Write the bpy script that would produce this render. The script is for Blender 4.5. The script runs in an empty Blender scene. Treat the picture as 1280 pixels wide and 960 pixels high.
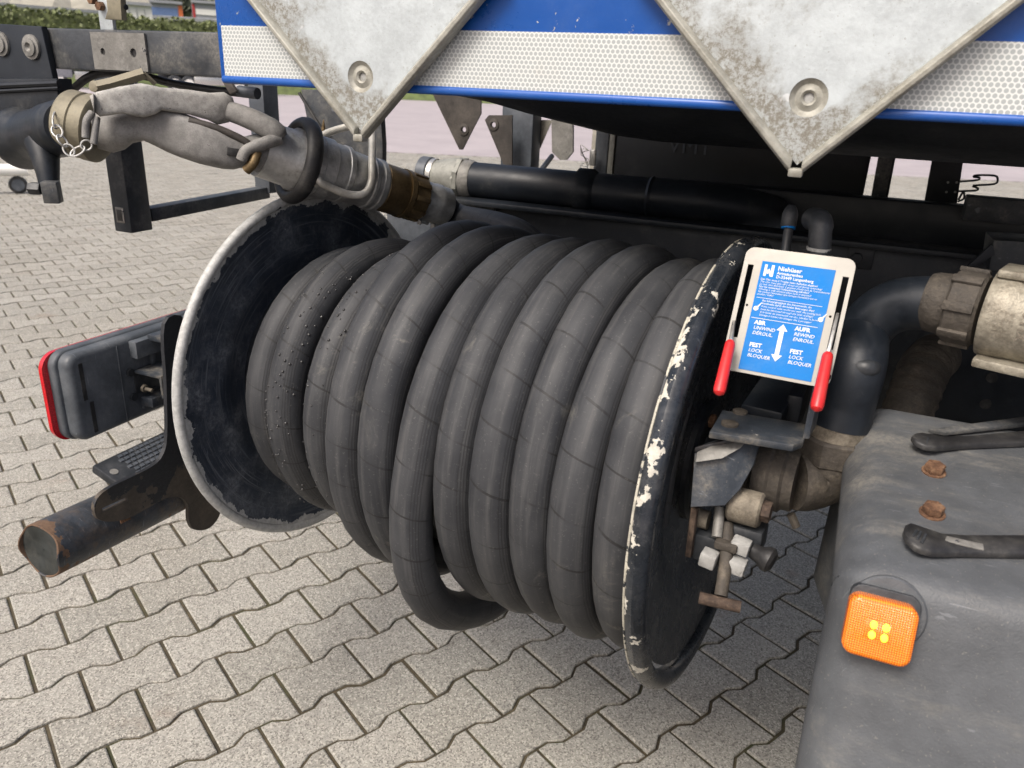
import bpy, bmesh, math, random
from mathutils import Vector as V, Matrix
random.seed(7)
R = math.radians
sc = bpy.context.scene
col = sc.collection

# ------------------------------------------------------------------ camera, sky, sun, exposure
F, CAMH, PITCH, ROLL, YAW = 963.0, 1.466, R(21.26), R(2.68), R(22.2)
FWH = V((-math.sin(YAW), math.cos(YAW), 0)); RT0 = V((math.cos(YAW), math.sin(YAW), 0)); ZUP = V((0, 0, 1))
FW = FWH * math.cos(PITCH) - ZUP * math.sin(PITCH)
UP0 = FWH * math.sin(PITCH) + ZUP * math.cos(PITCH)
CR_, SR_ = math.cos(ROLL), math.sin(ROLL)
RT = RT0 * CR_ + UP0 * SR_
UP = -RT0 * SR_ + UP0 * CR_
CAM = V((0, 0, CAMH))
cd = bpy.data.cameras.new('camera'); cam = bpy.data.objects.new('camera', cd); col.objects.link(cam)
cam.matrix_world = Matrix((RT, UP, -FW)).transposed().to_4x4(); cam.location = CAM
cd.sensor_width = 36; cd.lens = F / 1280 * 36; cd.clip_start = .02; cd.clip_end = 3000
cd.dof.use_dof = True; cd.dof.focus_distance = 1.25; cd.dof.aperture_fstop = 8.0
sc.camera = cam
sc.render.resolution_x, sc.render.resolution_y = 1024, 768

w = bpy.data.worlds.new('World'); sc.world = w; w.use_nodes = True
nt = w.node_tree
sky = nt.nodes.new('ShaderNodeTexSky'); sky.sky_type = 'NISHITA'; sky.sun_disc = False
SUN_EL, SUN_AZ = R(52), R(198)          # azimuth of the sun measured clockwise from +Y
sky.sun_elevation = SUN_EL; sky.sun_rotation = SUN_AZ
sky.dust_density = 7.0; sky.air_density = .8; sky.ozone_density = .5
nt.links.new(sky.outputs[0], nt.nodes['Background'].inputs[0]); nt.nodes['Background'].inputs[1].default_value = .13
sd = bpy.data.lights.new('sun', 'SUN'); sd.energy = 1.8; sd.angle = R(20); sd.color = (1, .97, .925)
so = bpy.data.objects.new('sun', sd); col.objects.link(so)
sdir = V((math.sin(SUN_AZ) * math.cos(SUN_EL), math.cos(SUN_AZ) * math.cos(SUN_EL), math.sin(SUN_EL)))
so.rotation_euler = sdir.to_track_quat('Z', 'Y').to_euler(); so.location = sdir * 30
sc.view_settings.view_transform = 'Standard'; sc.view_settings.look = 'None'
sc.view_settings.exposure = 0.48; sc.view_settings.gamma = 1.0

# ------------------------------------------------------------------ pixel (1280x960) -> point helpers
def ray(px, py):
    return (RT * (px - 640) - UP * (py - 480) + FW * F).normalized()
def Pd(px, py, d): return CAM + ray(px, py) * d
def Pa(px, py, ax, val):
    r = ray(px, py); return CAM + r * ((val - CAM[ax]) / r[ax])
def Px(px, py, x): return Pa(px, py, 0, x)
def Py(px, py, y): return Pa(px, py, 1, y)
def Pz(px, py, z): return Pa(px, py, 2, z)
def proj(p):
    d = p - CAM; z = d.dot(FW)
    return (640 + F * d.dot(RT) / z, 480 - F * d.dot(UP) / z, z)

# ------------------------------------------------------------------ materials
M = {}
def ramp(n, l, src, a, b):
    r = n.new('ShaderNodeMapRange'); r.inputs['From Min'].default_value = a; r.inputs['From Max'].default_value = b
    r.interpolation_type = 'SMOOTHSTEP'
    l.new(src, r.inputs['Value']); return r.outputs[0]
def math_(n, l, op, a, b=None, c=None):
    m = n.new('ShaderNodeMath'); m.operation = op
    for i, v in enumerate((a, b, c)):
        if v is None: continue
        if isinstance(v, (int, float)): m.inputs[i].default_value = v
        else: l.new(v, m.inputs[i])
    return m.outputs[0]
def mix(n, l, fac, a, b):
    m = n.new('ShaderNodeMix'); m.data_type = 'RGBA'
    if isinstance(fac, (int, float)): m.inputs[0].default_value = fac
    else: l.new(fac, m.inputs[0])
    for i, v in ((6, a), (7, b)):
        if isinstance(v, tuple): m.inputs[i].default_value = (*v, 1)
        else: l.new(v, m.inputs[i])
    return m.outputs[2]
def noise(n, l, co, scale, detail=5, rough=.6, dist=0):
    t = n.new('ShaderNodeTexNoise'); t.inputs['Scale'].default_value = scale; t.inputs['Detail'].default_value = detail
    t.inputs['Roughness'].default_value = rough; t.inputs['Distortion'].default_value = dist
    l.new(co, t.inputs['Vector']); return t.outputs['Fac']
def base(name):
    m = bpy.data.materials.new(name); m.use_nodes = True
    n, l = m.node_tree.nodes, m.node_tree.links
    M[name] = m
    return m, n, l, n['Principled BSDF']
def mat(name, c, rough=.5, metal=0.0, var=.25, vscale=12, dust=None, damt=0.0, dscale=6, dthr=(.45, .7),
        chip=None, cthr=.68, cscale=25, crough=.55, cmetal=0.0, bump=.15, bscale=120, wear=0.0, stretch=None, spec=.5,
        dirt=0.0, grit=.35, radial=False, scratch=0.0):
    m, n, l, b = base(name)
    g = n.new('ShaderNodeNewGeometry'); co = g.outputs['Position']
    if stretch:
        mp = n.new('ShaderNodeMapping'); mp.inputs['Scale'].default_value = stretch; l.new(co, mp.inputs[0]); co2 = mp.outputs[0]
    else: co2 = co
    v1 = noise(n, l, co2, vscale, 6); v2 = noise(n, l, co, vscale * 7, 5, .7)
    vv = math_(n, l, 'ADD', math_(n, l, 'MULTIPLY', v1, .6), math_(n, l, 'MULTIPLY', v2, .4))
    out = mix(n, l, ramp(n, l, vv, .34, .66), tuple(x * (1 - var) for x in c), tuple(min(1, x * (1 + var)) for x in c))
    rg = ramp(n, l, vv, .3, .7); rgh = math_(n, l, 'MULTIPLY_ADD', rg, .22, rough - .11)
    mt = metal
    if dust:
        d1 = noise(n, l, co2, dscale, 10, .72)
        if dirt:
            at = n.new('ShaderNodeAttribute'); at.attribute_name = 'dirt'
            d1 = math_(n, l, 'MULTIPLY_ADD', at.outputs['Fac'], dirt, d1)
        f = ramp(n, l, d1, *dthr)
        fine = ramp(n, l, noise(n, l, co, 170, 4, .75), .36, .62)            # dust breaks up into grains
        f = math_(n, l, 'MULTIPLY', f, math_(n, l, 'MULTIPLY_ADD', fine, .65, .35))
        spk = ramp(n, l, noise(n, l, co, 330, 2, .5), .66, .72)             # single specks outside the dusty patches
        f = math_(n, l, 'MAXIMUM', math_(n, l, 'MULTIPLY', f, damt), math_(n, l, 'MULTIPLY', spk, damt * grit))
        if radial:
            ra = n.new('ShaderNodeAttribute'); ra.attribute_name = 'rad'
            cx = n.new('ShaderNodeCombineXYZ'); l.new(math_(n, l, 'MULTIPLY', ra.outputs['Fac'], 190.0), cx.inputs[0])
            ad = n.new('ShaderNodeVectorMath'); ad.operation = 'ADD'; l.new(cx.outputs[0], ad.inputs[0])
            sc2 = n.new('ShaderNodeVectorMath'); sc2.operation = 'SCALE'; sc2.inputs['Scale'].default_value = 5; l.new(co, sc2.inputs[0]); l.new(sc2.outputs[0], ad.inputs[1])
            rs = ramp(n, l, noise(n, l, ad.outputs[0], 1.0, 6, .7), .5, .72)
            f = math_(n, l, 'MAXIMUM', f, math_(n, l, 'MULTIPLY', rs, damt * .8))
        out = mix(n, l, f, out, dust)
        rgh = math_(n, l, 'MAXIMUM', rgh, math_(n, l, 'MULTIPLY', f, .9))
    if scratch:
        mp2 = n.new('ShaderNodeMapping'); mp2.inputs['Scale'].default_value = (1, 14, 1); mp2.inputs['Rotation'].default_value = (.6, .4, .9); l.new(co, mp2.inputs[0])
        out = mix(n, l, math_(n, l, 'MULTIPLY', ramp(n, l, noise(n, l, mp2.outputs[0], 26, 3, .5), .69, .72), scratch), out, tuple(min(1, x * 2.5 + .1) for x in c))
    if chip:
        c1 = noise(n, l, co, cscale, 7, .66)
        if wear:
            at = n.new('ShaderNodeAttribute'); at.attribute_name = 'wear'
            c1 = math_(n, l, 'MULTIPLY_ADD', at.outputs['Fac'], wear, c1)
        f = ramp(n, l, c1, cthr, cthr + .01)
        cv = mix(n, l, ramp(n, l, v2, .35, .65), tuple(x * .72 for x in chip), chip)
        out = mix(n, l, f, out, cv)
        mm = n.new('ShaderNodeMix'); mm.inputs[2].default_value = metal; mm.inputs[3].default_value = cmetal; l.new(f, mm.inputs[0]); mt = mm.outputs[0]
        m2 = n.new('ShaderNodeMix'); m2.inputs[3].default_value = crough; l.new(f, m2.inputs[0]); l.new(rgh, m2.inputs[2]); rgh = m2.outputs[0]
    l.new(out, b.inputs['Base Color']); l.new(rgh, b.inputs['Roughness'])
    if isinstance(mt, (int, float)): b.inputs['Metallic'].default_value = mt
    else: l.new(mt, b.inputs['Metallic'])
    b.inputs['Specular IOR Level'].default_value = spec
    if bump:
        bn = n.new('ShaderNodeBump'); bn.inputs['Strength'].default_value = bump; bn.inputs['Distance'].default_value = .002
        h = noise(n, l, co, bscale, 6)
        if chip: h = math_(n, l, 'MULTIPLY_ADD', f, -.5, h)
        l.new(h, bn.inputs['Height']); l.new(bn.outputs[0], b.inputs['Normal'])
    return m

mat('black_paint', (.011, .0145, .020), .44, spec=.4, dust=(.15, .145, .13), damt=.3, dscale=8, dthr=(.5, .72), chip=(.5, .48, .42), cthr=.735, cscale=26, bump=.12, bscale=90)
mat('leg_paint', (.030, .037, .046), .45, dust=(.2, .2, .19), damt=.5, dscale=12, chip=(.5, .48, .42), cthr=.715, cscale=30, bump=.2, bscale=90)
mat('black_paint_plain', (.010, .0125, .0165), .45, dust=(.11, .105, .095), damt=.3, dscale=6, dthr=(.5, .75), bump=.1)
mat('flange_paint', (.027, .036, .052), .45, dust=(.22, .235, .255), damt=.8, dscale=11, dthr=(.43, .72), chip=(.50, .505, .49), cthr=.712, cscale=24, crough=.6, cmetal=.1, bump=.18, bscale=70, wear=.5, radial=True, scratch=.5)
mat('flange_paint_right', (.014, .018, .024), .27, dust=(.14, .14, .14), damt=.38, dscale=10, chip=(.60, .575, .50), cthr=.70, cscale=27, crough=.65, bump=.2, bscale=60, wear=.16, scratch=.4, radial=True)
mat('worn_edge', (.42, .40, .33), .65, var=.3, vscale=60, chip=(.02, .024, .03), cthr=.53, cscale=30, bump=.2)
mat('galvanised', (.49, .535, .55), .46, .25, var=.10, vscale=26, dust=(.20, .185, .15), damt=.95, dscale=8, dthr=(.57, .74), dirt=.46, chip=(.25, .25, .24), cthr=.745, cscale=38, bump=.3, bscale=70, scratch=.3, grit=.45)
mat('galvanised_edge', (.33, .325, .285), .55, .2, var=.22, vscale=30, dust=(.19, .175, .135), damt=.8, dscale=12, dthr=(.45, .65), bump=.4, bscale=90)
mat('aluminium', (.47, .47, .455), .46, .6, var=.22, vscale=20, dust=(.17, .16, .145), damt=.75, dscale=18, bump=.25, bscale=80, scratch=.4)
mat('cast_alu_shaded', (.215, .21, .20), .65, .15, var=.32, vscale=60, chip=(.13, .125, .12), cthr=.665, cscale=120, crough=.8, dust=(.19, .185, .175), damt=.65, dscale=16, bump=.5, bscale=650)  # darker copy of the casting: underside shade put into the nozzle body colour
mat('cast_alu_lit', (.36, .352, .33), .8, .05, var=.3, vscale=90, chip=(.18, .17, .158), cthr=.645, cscale=150, crough=.9, dust=(.24, .23, .21), damt=.6, dscale=30, bump=.55, bscale=800)  # same casting, paler for the grip's lit top
mat('bronze', (.17, .12, .06), .42, .6, var=.35, vscale=25, dust=(.12, .095, .06), damt=.6, dscale=20, bump=.3)
mat('stainless', (.58, .57, .54), .34, .8, var=.12, vscale=30, dust=(.3, .28, .24), damt=.4, dscale=25, bump=.08)
mat('wire_metal', (.56, .545, .49), .48, .35, var=.14, vscale=30, dust=(.33, .3, .24), damt=.6, dscale=25, bump=.1)
mat('steel_plate', (.27, .26, .235), .45, .2, var=.10, vscale=14, dust=(.36, .30, .22), damt=.7, dscale=13, dthr=(.53, .68), bump=.06, scratch=.3)
mat('olive_metal', (.21, .19, .135), .6, .2, var=.25, vscale=20, dust=(.17, .145, .105), damt=.7, bump=.3)
mat('black_plastic', (.022, .025, .029), .45, dust=(.15, .15, .15), damt=.4, dscale=12, bump=.2, bscale=200)
mat('lamp_plastic', (.078, .088, .10), .55, dust=(.17, .175, .18), damt=.5, dscale=12, bump=.25, bscale=260, scratch=.3)
mat('black_rubber', (.018, .018, .019), .5, dust=(.13, .125, .11), damt=.4, dscale=24, bump=.2)
mat('mud_plastic', (.080, .086, .093), .5, var=.2, vscale=5, dust=(.29, .27, .225), damt=.5, dscale=6.5, dthr=(.5, .74), chip=(.30, .27, .20), cthr=.775, cscale=70, crough=.85, bump=.3, bscale=380, stretch=(.5, 2.2, 2.2), dirt=.05, grit=.5, scratch=.25)
mat('rust', (.125, .062, .032), .88, .05, var=.5, vscale=60, dust=(.26, .18, .11), damt=.75, dscale=60, bump=1.0, bscale=200)
mat('rust_dark', (.060, .040, .029), .85, .1, var=.5, vscale=50, dust=(.19, .14, .10), damt=.8, dscale=50, bump=.8, bscale=200)
mat('rusty_paint', (.038, .045, .055), .5, .1, var=.4, vscale=16, dust=(.11, .085, .065), damt=.9, dscale=11, dthr=(.42, .68), chip=(.15, .092, .058), cthr=.625, cscale=13, crough=.9, bump=.6, bscale=110, stretch=(1, 2, 2), wear=.14, scratch=.5)
mat('brown_steel', (.062, .052, .042), .6, .15, var=.35, vscale=18, dust=(.13, .105, .08), damt=.8, dscale=14, dthr=(.42, .7), chip=(.016, .018, .022), cthr=.60, cscale=12, bump=.6, bscale=130, wear=.3)
mat('cast_iron', (.060, .052, .043), .72, .15, var=.4, vscale=18, dust=(.23, .195, .145), damt=.8, dscale=15, dthr=(.46, .74), bump=.9, bscale=150)
mat('dirty_alu', (.33, .305, .245), .5, .35, var=.3, vscale=22, dust=(.12, .10, .072), damt=.9, dscale=12, dthr=(.42, .66), bump=.7, bscale=140)
mat('cap_dark', (.028, .032, .032), .42, var=.3, vscale=14, dust=(.11, .105, .09), damt=.45, dscale=16, bump=.15)
mat('beige_block', (.20, .175, .135), .75, .1, var=.35, vscale=40, dust=(.085, .07, .052), damt=.9, dscale=34, dthr=(.42, .65), bump=.9)
mat('bracket_paint', (.030, .037, .047), .46, dust=(.24, .215, .17), damt=.8, dscale=12, dthr=(.45, .68), chip=(.42, .40, .36), cthr=.725, cscale=30, bump=.4, wear=.16, scratch=.5)
mat('white_plastic', (.36, .36, .345), .5, dust=(.09, .085, .075), damt=.95, dscale=45, dthr=(.5, .66), bump=.3)
mat('grey_nut', (.26, .262, .235), .5, .2, dust=(.16, .155, .13), damt=.6, dscale=16, bump=.3, scratch=.4)
mat('grey_steel', (.075, .086, .102), .45, .15, dust=(.2, .2, .2), damt=.35, scratch=.3)
mat('dark_frame', (.040, .045, .052), .5, .1, dust=(.22, .21, .185), damt=.7, dscale=11, dthr=(.42, .7), chip=(.4, .4, .38), cthr=.75, cscale=30, bump=.45, bscale=80, scratch=.6)
mat('worn_plate', (.19, .185, .17), .55, .25, dust=(.34, .33, .31), damt=.8, dscale=26, chip=(.04, .042, .048), cthr=.64, cscale=22, bump=.6, scratch=.4)
mat('brown_plate', (.050, .045, .041), .5, .2, dust=(.14, .12, .1), damt=.5)
mat('beige_post', (.36, .34, .29), .6, dust=(.25, .21, .16), damt=.6)
mat('red_grip', (.56, .020, .022), .4, var=.12, dust=(.25, .1, .08), damt=.3, dscale=30, bump=.05)
mat('blue_paint', (.010, .085, .36), .33, var=.06, vscale=6, dust=(.2, .25, .3), damt=.12, chip=(.5, .5, .48), cthr=.775, cscale=60, bump=.05, wear=.4)
mat('sticker_blue', (.001, .155, .48), .55, var=.05, dust=(.2, .33, .45), damt=.22, dscale=20, bump=0, spec=.2)
mat('print_white', (.60, .62, .62), .5, var=.02, bump=0)
mat('joint_sand', (.072, .058, .036), .95, var=.45, vscale=30, dust=(.05, .06, .022), damt=.9, dscale=5, dthr=(.48, .66), bump=.8, bscale=300)
mat('far_ground_sheen', (.36, .322, .332), .85, var=.10, vscale=.6, dust=(.42, .38, .385), damt=.5, dscale=.4, bump=.3, bscale=40)  # pinkish tone stands in for sky reflected off the distant paving
mat('hedge_leaf', (.13, .155, .055), .6, var=.5, vscale=3, bump=0)  # leaf colour raised to imitate haze over the hedge
mat('hazy_hill_tone', (.30, .285, .235), .9, var=.3, vscale=.05, bump=0)  # pale colour imitates haze over the far hill
mat('grass', (.09, .115, .04), .9, var=.4, vscale=2, bump=0)
mat('far_white', (.80, .79, .75), .6, var=.03, vscale=.5, bump=0)
mat('far_grey', (.30, .31, .33), .6, bump=0); mat('far_dark', (.035, .038, .043), .5, bump=0)
mat('far_orange', (.62, .16, .05), .6, bump=0); mat('far_red', (.4, .04, .04), .6, bump=0); mat('far_blue', (.13, .2, .38), .6, bump=0)
mat('trunk', (.08, .06, .04), .9, bump=0); mat('tree_leaf', (.12, .13, .085), .7, var=.4, vscale=1.2, bump=0)
mat('wet_drop', (.05, .05, .05), .05, bump=0, var=0)

def lens_mat(name, c, em=0):
    m, n, l, b = base(name)
    b.inputs['Base Color'].default_value = (*c, 1); b.inputs['Roughness'].default_value = .18
    b.inputs['Subsurface Weight'].default_value = 0.0
    b.inputs['Coat Weight'].default_value = .6; b.inputs['Coat Roughness'].default_value = .08
    g = n.new('ShaderNodeNewGeometry'); vo = n.new('ShaderNodeTexVoronoi'); vo.inputs['Scale'].default_value = 430
    l.new(g.outputs['Position'], vo.inputs['Vector'])
    bn = n.new('ShaderNodeBump'); bn.inputs['Strength'].default_value = .3; bn.inputs['Distance'].default_value = .001
    l.new(vo.outputs['Distance'], bn.inputs['Height']); l.new(bn.outputs[0], b.inputs['Normal'])
    o = mix(n, l, ramp(n, l, vo.outputs['Distance'], .15, .7), tuple(min(1, x * 1.1) for x in c), tuple(x * .72 for x in c)); l.new(o, b.inputs['Base Color'])
    if em: b.inputs['Emission Color'].default_value = (*c, 1); b.inputs['Emission Strength'].default_value = em
lens_mat('orange_lens', (.95, .20, .006), .02)
m = M['orange_lens']; n, l = m.node_tree.nodes, m.node_tree.links; b = n['Principled BSDF']
g = n.new('ShaderNodeNewGeometry'); sp = n.new('ShaderNodeSeparateXYZ'); l.new(g.outputs['Position'], sp.inputs[0])
kk = 2 * math.pi / .0044
zz = math_(n, l, 'MULTIPLY', sp.outputs[2], kk * 1.05); xx = math_(n, l, 'MULTIPLY', sp.outputs[0], kk)
pr_ = math_(n, l, 'MULTIPLY', math_(n, l, 'SINE', math_(n, l, 'ADD', xx, zz)), math_(n, l, 'SINE', math_(n, l, 'SUBTRACT', xx, zz)))
l.new(mix(n, l, ramp(n, l, pr_, -.7, .7), (1.0, .30, .02), (.60, .085, .001)), b.inputs['Base Color'])
bn = n.new('ShaderNodeBump'); bn.inputs['Strength'].default_value = .35; bn.inputs['Distance'].default_value = .0012; l.new(pr_, bn.inputs['Height']); l.new(bn.outputs[0], b.inputs['Normal'])
lens_mat('red_lens', (.62, .012, .022))
m, n, l, b = base('led_lit'); b.inputs['Base Color'].default_value = (.9, .6, .05, 1); b.inputs['Emission Color'].default_value = (1, .84, .03, 1); b.inputs['Emission Strength'].default_value = 2.0

def stone_mat(name, attr):
    m, n, l, b = base(name)
    g = n.new('ShaderNodeNewGeometry'); co = g.outputs['Position']
    if attr:
        a = n.new('ShaderNodeAttribute'); a.attribute_name = 'tint'; rnd = a.outputs['Fac']
    else:
        a = n.new('ShaderNodeObjectInfo'); rnd = a.outputs['Random']
    c = mix(n, l, ramp(n, l, rnd, 0, 1), (.272, .262, .228), (.345, .332, .294))
    big = noise(n, l, co, 1.1, 4); c = mix(n, l, math_(n, l, 'MULTIPLY', ramp(n, l, big, .45, .7), .3), c, (.25, .225, .18))
    med = noise(n, l, co, 26, 6, .7); c = mix(n, l, math_(n, l, 'MULTIPLY', ramp(n, l, med, .45, .75), .3), c, (.22, .195, .155))
    v = n.new('ShaderNodeTexVoronoi'); v.inputs['Scale'].default_value = 290; l.new(co, v.inputs['Vector'])
    sp = n.new('ShaderNodeSeparateColor'); l.new(v.outputs['Color'], sp.inputs[0])
    c = mix(n, l, math_(n, l, 'MULTIPLY', ramp(n, l, sp.outputs[0], .55, .95), .55), c, (.60, .57, .50))
    c = mix(n, l, math_(n, l, 'MULTIPLY', ramp(n, l, sp.outputs[1], .60, .95), .68), c, (.085, .078, .068))
    st = noise(n, l, co, 3.3, 5); c = mix(n, l, math_(n, l, 'MULTIPLY', ramp(n, l, st, .62, .75), .45), c, (.20, .13, .085))
    l.new(c, b.inputs['Base Color']); b.inputs['Roughness'].default_value = .85
    bn = n.new('ShaderNodeBump'); bn.inputs['Strength'].default_value = .5; bn.inputs['Distance'].default_value = .002
    l.new(math_(n, l, 'ADD', sp.outputs[2], noise(n, l, co, 420, 3)), bn.inputs['Height']); l.new(bn.outputs[0], b.inputs['Normal'])
stone_mat('paving', False); stone_mat('paving_far', True)

def hose_mat():
    m, n, l, b = base('hose_rubber')
    uv = n.new('ShaderNodeUVMap'); s = n.new('ShaderNodeSeparateXYZ'); l.new(uv.outputs[0], s.inputs[0]); u, v = s.outputs[0], s.outputs[1]
    g = n.new('ShaderNodeNewGeometry'); co = g.outputs['Position']
    # streaks along the length
    mp = n.new('ShaderNodeCombineXYZ'); l.new(math_(n, l, 'MULTIPLY', u, 3.0), mp.inputs[0]); l.new(math_(n, l, 'MULTIPLY', v, 9), mp.inputs[1])
    stk = noise(n, l, mp.outputs[0], 1.6, 6, .65)
    n1 = noise(n, l, co, 9, 5)
    c = mix(n, l, ramp(n, l, n1, .3, .72), (.024, .026, .030), (.046, .048, .052))
    c = mix(n, l, math_(n, l, 'MULTIPLY', ramp(n, l, stk, .45, .75), .55), c, (.098, .098, .097))
    # cloth-wrap seams, slanted round the hose every 65 mm
    wv = n.new('ShaderNodeCombineXYZ'); l.new(u, wv.inputs[0])
    wn = math_(n, l, 'MULTIPLY', noise(n, l, wv.outputs[0], 3.1, 2), 1.6)
    ph = math_(n, l, 'FRACT', math_(n, l, 'ADD', math_(n, l, 'MULTIPLY_ADD', u, 14.0, wn), math_(n, l, 'MULTIPLY', v, .8)))
    seam = math_(n, l, 'LESS_THAN', ph, .042)
    wob = ramp(n, l, noise(n, l, co, 24, 3), .35, .6)
    c = mix(n, l, math_(n, l, 'MULTIPLY', math_(n, l, 'MULTIPLY', seam, wob), .8), c, (.015, .015, .015))
    # moulded lettering strip: fine lines along one side
    vs_ = math_(n, l, 'ADD', v, math_(n, l, 'MULTIPLY', math_(n, l, 'SINE', math_(n, l, 'MULTIPLY', u, .55)), .035))
    strip = math_(n, l, 'MULTIPLY', math_(n, l, 'GREATER_THAN', vs_, .862), math_(n, l, 'LESS_THAN', vs_, .945))
    lines = math_(n, l, 'GREATER_THAN', math_(n, l, 'SINE', math_(n, l, 'MULTIPLY', vs_, 2 * math.pi * 46)), .35)
    sl = math_(n, l, 'MULTIPLY', strip, lines)
    c = mix(n, l, math_(n, l, 'MULTIPLY', sl, .5), c, (.014, .014, .015))
    # pale scuffs
    sc_ = noise(n, l, co, 15, 8, .74, .8); reg = ramp(n, l, noise(n, l, co, 3.2, 3), .48, .66)
    c = mix(n, l, math_(n, l, 'MULTIPLY', math_(n, l, 'MULTIPLY', ramp(n, l, sc_, .54, .70), reg), .55), c, (.24, .23, .195))
    fd = ramp(n, l, noise(n, l, co, 240, 3, .7), .6, .7); c = mix(n, l, math_(n, l, 'MULTIPLY', fd, .14), c, (.3, .29, .26))
    l.new(c, b.inputs['Base Color'])
    b.inputs['Roughness'].default_value = .6; b.inputs['Specular IOR Level'].default_value = .4
    hgt = math_(n, l, 'SUBTRACT', math_(n, l, 'MULTIPLY', noise(n, l, co, 140, 4), .25), math_(n, l, 'ADD', math_(n, l, 'MULTIPLY', seam, .5), math_(n, l, 'MULTIPLY', sl, .5)))
    bn = n.new('ShaderNodeBump'); bn.inputs['Strength'].default_value = .45; bn.inputs['Distance'].default_value = .0012
    l.new(hgt, bn.inputs['Height']); l.new(bn.outputs[0], b.inputs['Normal'])
hose_mat()

def tape_mat():
    m, n, l, b = base('reflective_tape')
    g = n.new('ShaderNodeNewGeometry'); s = n.new('ShaderNodeSeparateXYZ'); l.new(g.outputs['Position'], s.inputs[0])
    P = .0062
    def grid(ox, oy):
        fx = math_(n, l, 'SUBTRACT', math_(n, l, 'FRACT', math_(n, l, 'ADD', math_(n, l, 'DIVIDE', s.outputs[0], P), ox + 400)), .5)
        fy = math_(n, l, 'MULTIPLY', math_(n, l, 'SUBTRACT', math_(n, l, 'FRACT', math_(n, l, 'ADD', math_(n, l, 'DIVIDE', s.outputs[2], P * 1.732), oy)), .5), 1.732)
        return math_(n, l, 'SQRT', math_(n, l, 'ADD', math_(n, l, 'POWER', math_(n, l, 'ABSOLUTE', fx), 2.0), math_(n, l, 'POWER', math_(n, l, 'ABSOLUTE', fy), 2.0)))
    d = math_(n, l, 'MINIMUM', grid(0, 0), grid(.5, .5))
    dot = math_(n, l, 'SUBTRACT', 1.0, ramp(n, l, d, .34, .43))
    c = mix(n, l, dot, (.66, .68, .665), (.37, .40, .40))
    ns = noise(n, l, g.outputs['Position'], 12, 6); c = mix(n, l, math_(n, l, 'MULTIPLY', ramp(n, l, ns, .5, .75), .3), c, (.5, .48, .42))
    l.new(c, b.inputs['Base Color']); b.inputs['Roughness'].default_value = .3
tape_mat()

# ------------------------------------------------------------------ mesh helpers (all shapes are added in world coordinates)
def frame(axis, hint=(0, 0, 1)):
    a = V(axis).normalized(); h = V(hint)
    if abs(a.dot(h.normalized())) > .98: h = V((1, 0, 0))
    e1 = a.cross(h).normalized(); return a, e1, e1.cross(a)
def lathe(bm, o, axis, prof, seg=32, caps=True, ell=None, phase=0.0, hint=(0, 0, 1)):
    """prof: (along, radius) pairs"""
    a, e1, e2 = frame(axis, hint); o = V(o); rings = []
    for s, r in prof:
        rings.append([bm.verts.new(o + a * s + (e1 * math.cos(t) + e2 * math.sin(t) * (ell or 1)) * r) for t in (phase + 2 * math.pi * k / seg for k in range(seg))])
    for A, B in zip(rings, rings[1:]):
        for k in range(seg): bm.faces.new((A[k], A[(k + 1) % seg], B[(k + 1) % seg], B[k]))
    if caps:
        bm.faces.new(rings[0][::-1]); bm.faces.new(rings[-1])
    return rings
def smooth_path(pts, sub=8, closed=False):
    pts = [V(p) for p in pts]; out = []; n = len(pts)
    for i in range(n - 1):
        p0 = pts[max(i - 1, 0)]; p1 = pts[i]; p2 = pts[i + 1]; p3 = pts[min(i + 2, n - 1)]
        for k in range(sub):
            t = k / sub; t2, t3 = t * t, t * t * t
            out.append(.5 * ((2 * p1) + (-p0 + p2) * t + (2 * p0 - 5 * p1 + 4 * p2 - p3) * t2 + (-p0 + 3 * p1 - 3 * p2 + p3) * t3))
    out.append(pts[-1]); return out
def tube(bm, pts, r, seg=14, caps=True, uv=False, u0=0.0, ref=None):
    pts = [V(p) for p in pts]; n = len(pts); rr = r if isinstance(r, (list, tuple)) else [r] * n
    t = (pts[1] - pts[0]).normalized(); a, e1, e2 = frame(t); rings = []; L = u0; us = []
    lay = bm.loops.layers.uv.verify() if uv else None
    for i in range(n):
        tn = ((pts[min(i + 1, n - 1)] - pts[max(i - 1, 0)])).normalized()
        if ref:                                   # fixed reference keeps the seam on one side
            e1 = V(ref) - tn * V(ref).dot(tn); e1.normalize(); e2 = tn.cross(e1)
        else:
            q = t.rotation_difference(tn); e1 = q @ e1; e2 = q @ e2
        t = tn
        if i: L += (pts[i] - pts[i - 1]).length
        us.append(L)
        rings.append([bm.verts.new(pts[i] + (e1 * math.cos(x) + e2 * math.sin(x)) * rr[i]) for x in (2 * math.pi * k / seg for k in range(seg))])
    for i, (A, B) in enumerate(zip(rings, rings[1:])):
        for k in range(seg):
            f = bm.faces.new((A[k], A[(k + 1) % seg], B[(k + 1) % seg], B[k]))
            if uv:
                for lp, (uu, vv) in zip(f.loops, ((us[i], k), (us[i], k + 1), (us[i + 1], k + 1), (us[i + 1], k))): lp[lay].uv = (uu, vv / seg)
    if caps: bm.faces.new(rings[0][::-1]); bm.faces.new(rings[-1])
    return rings
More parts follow.
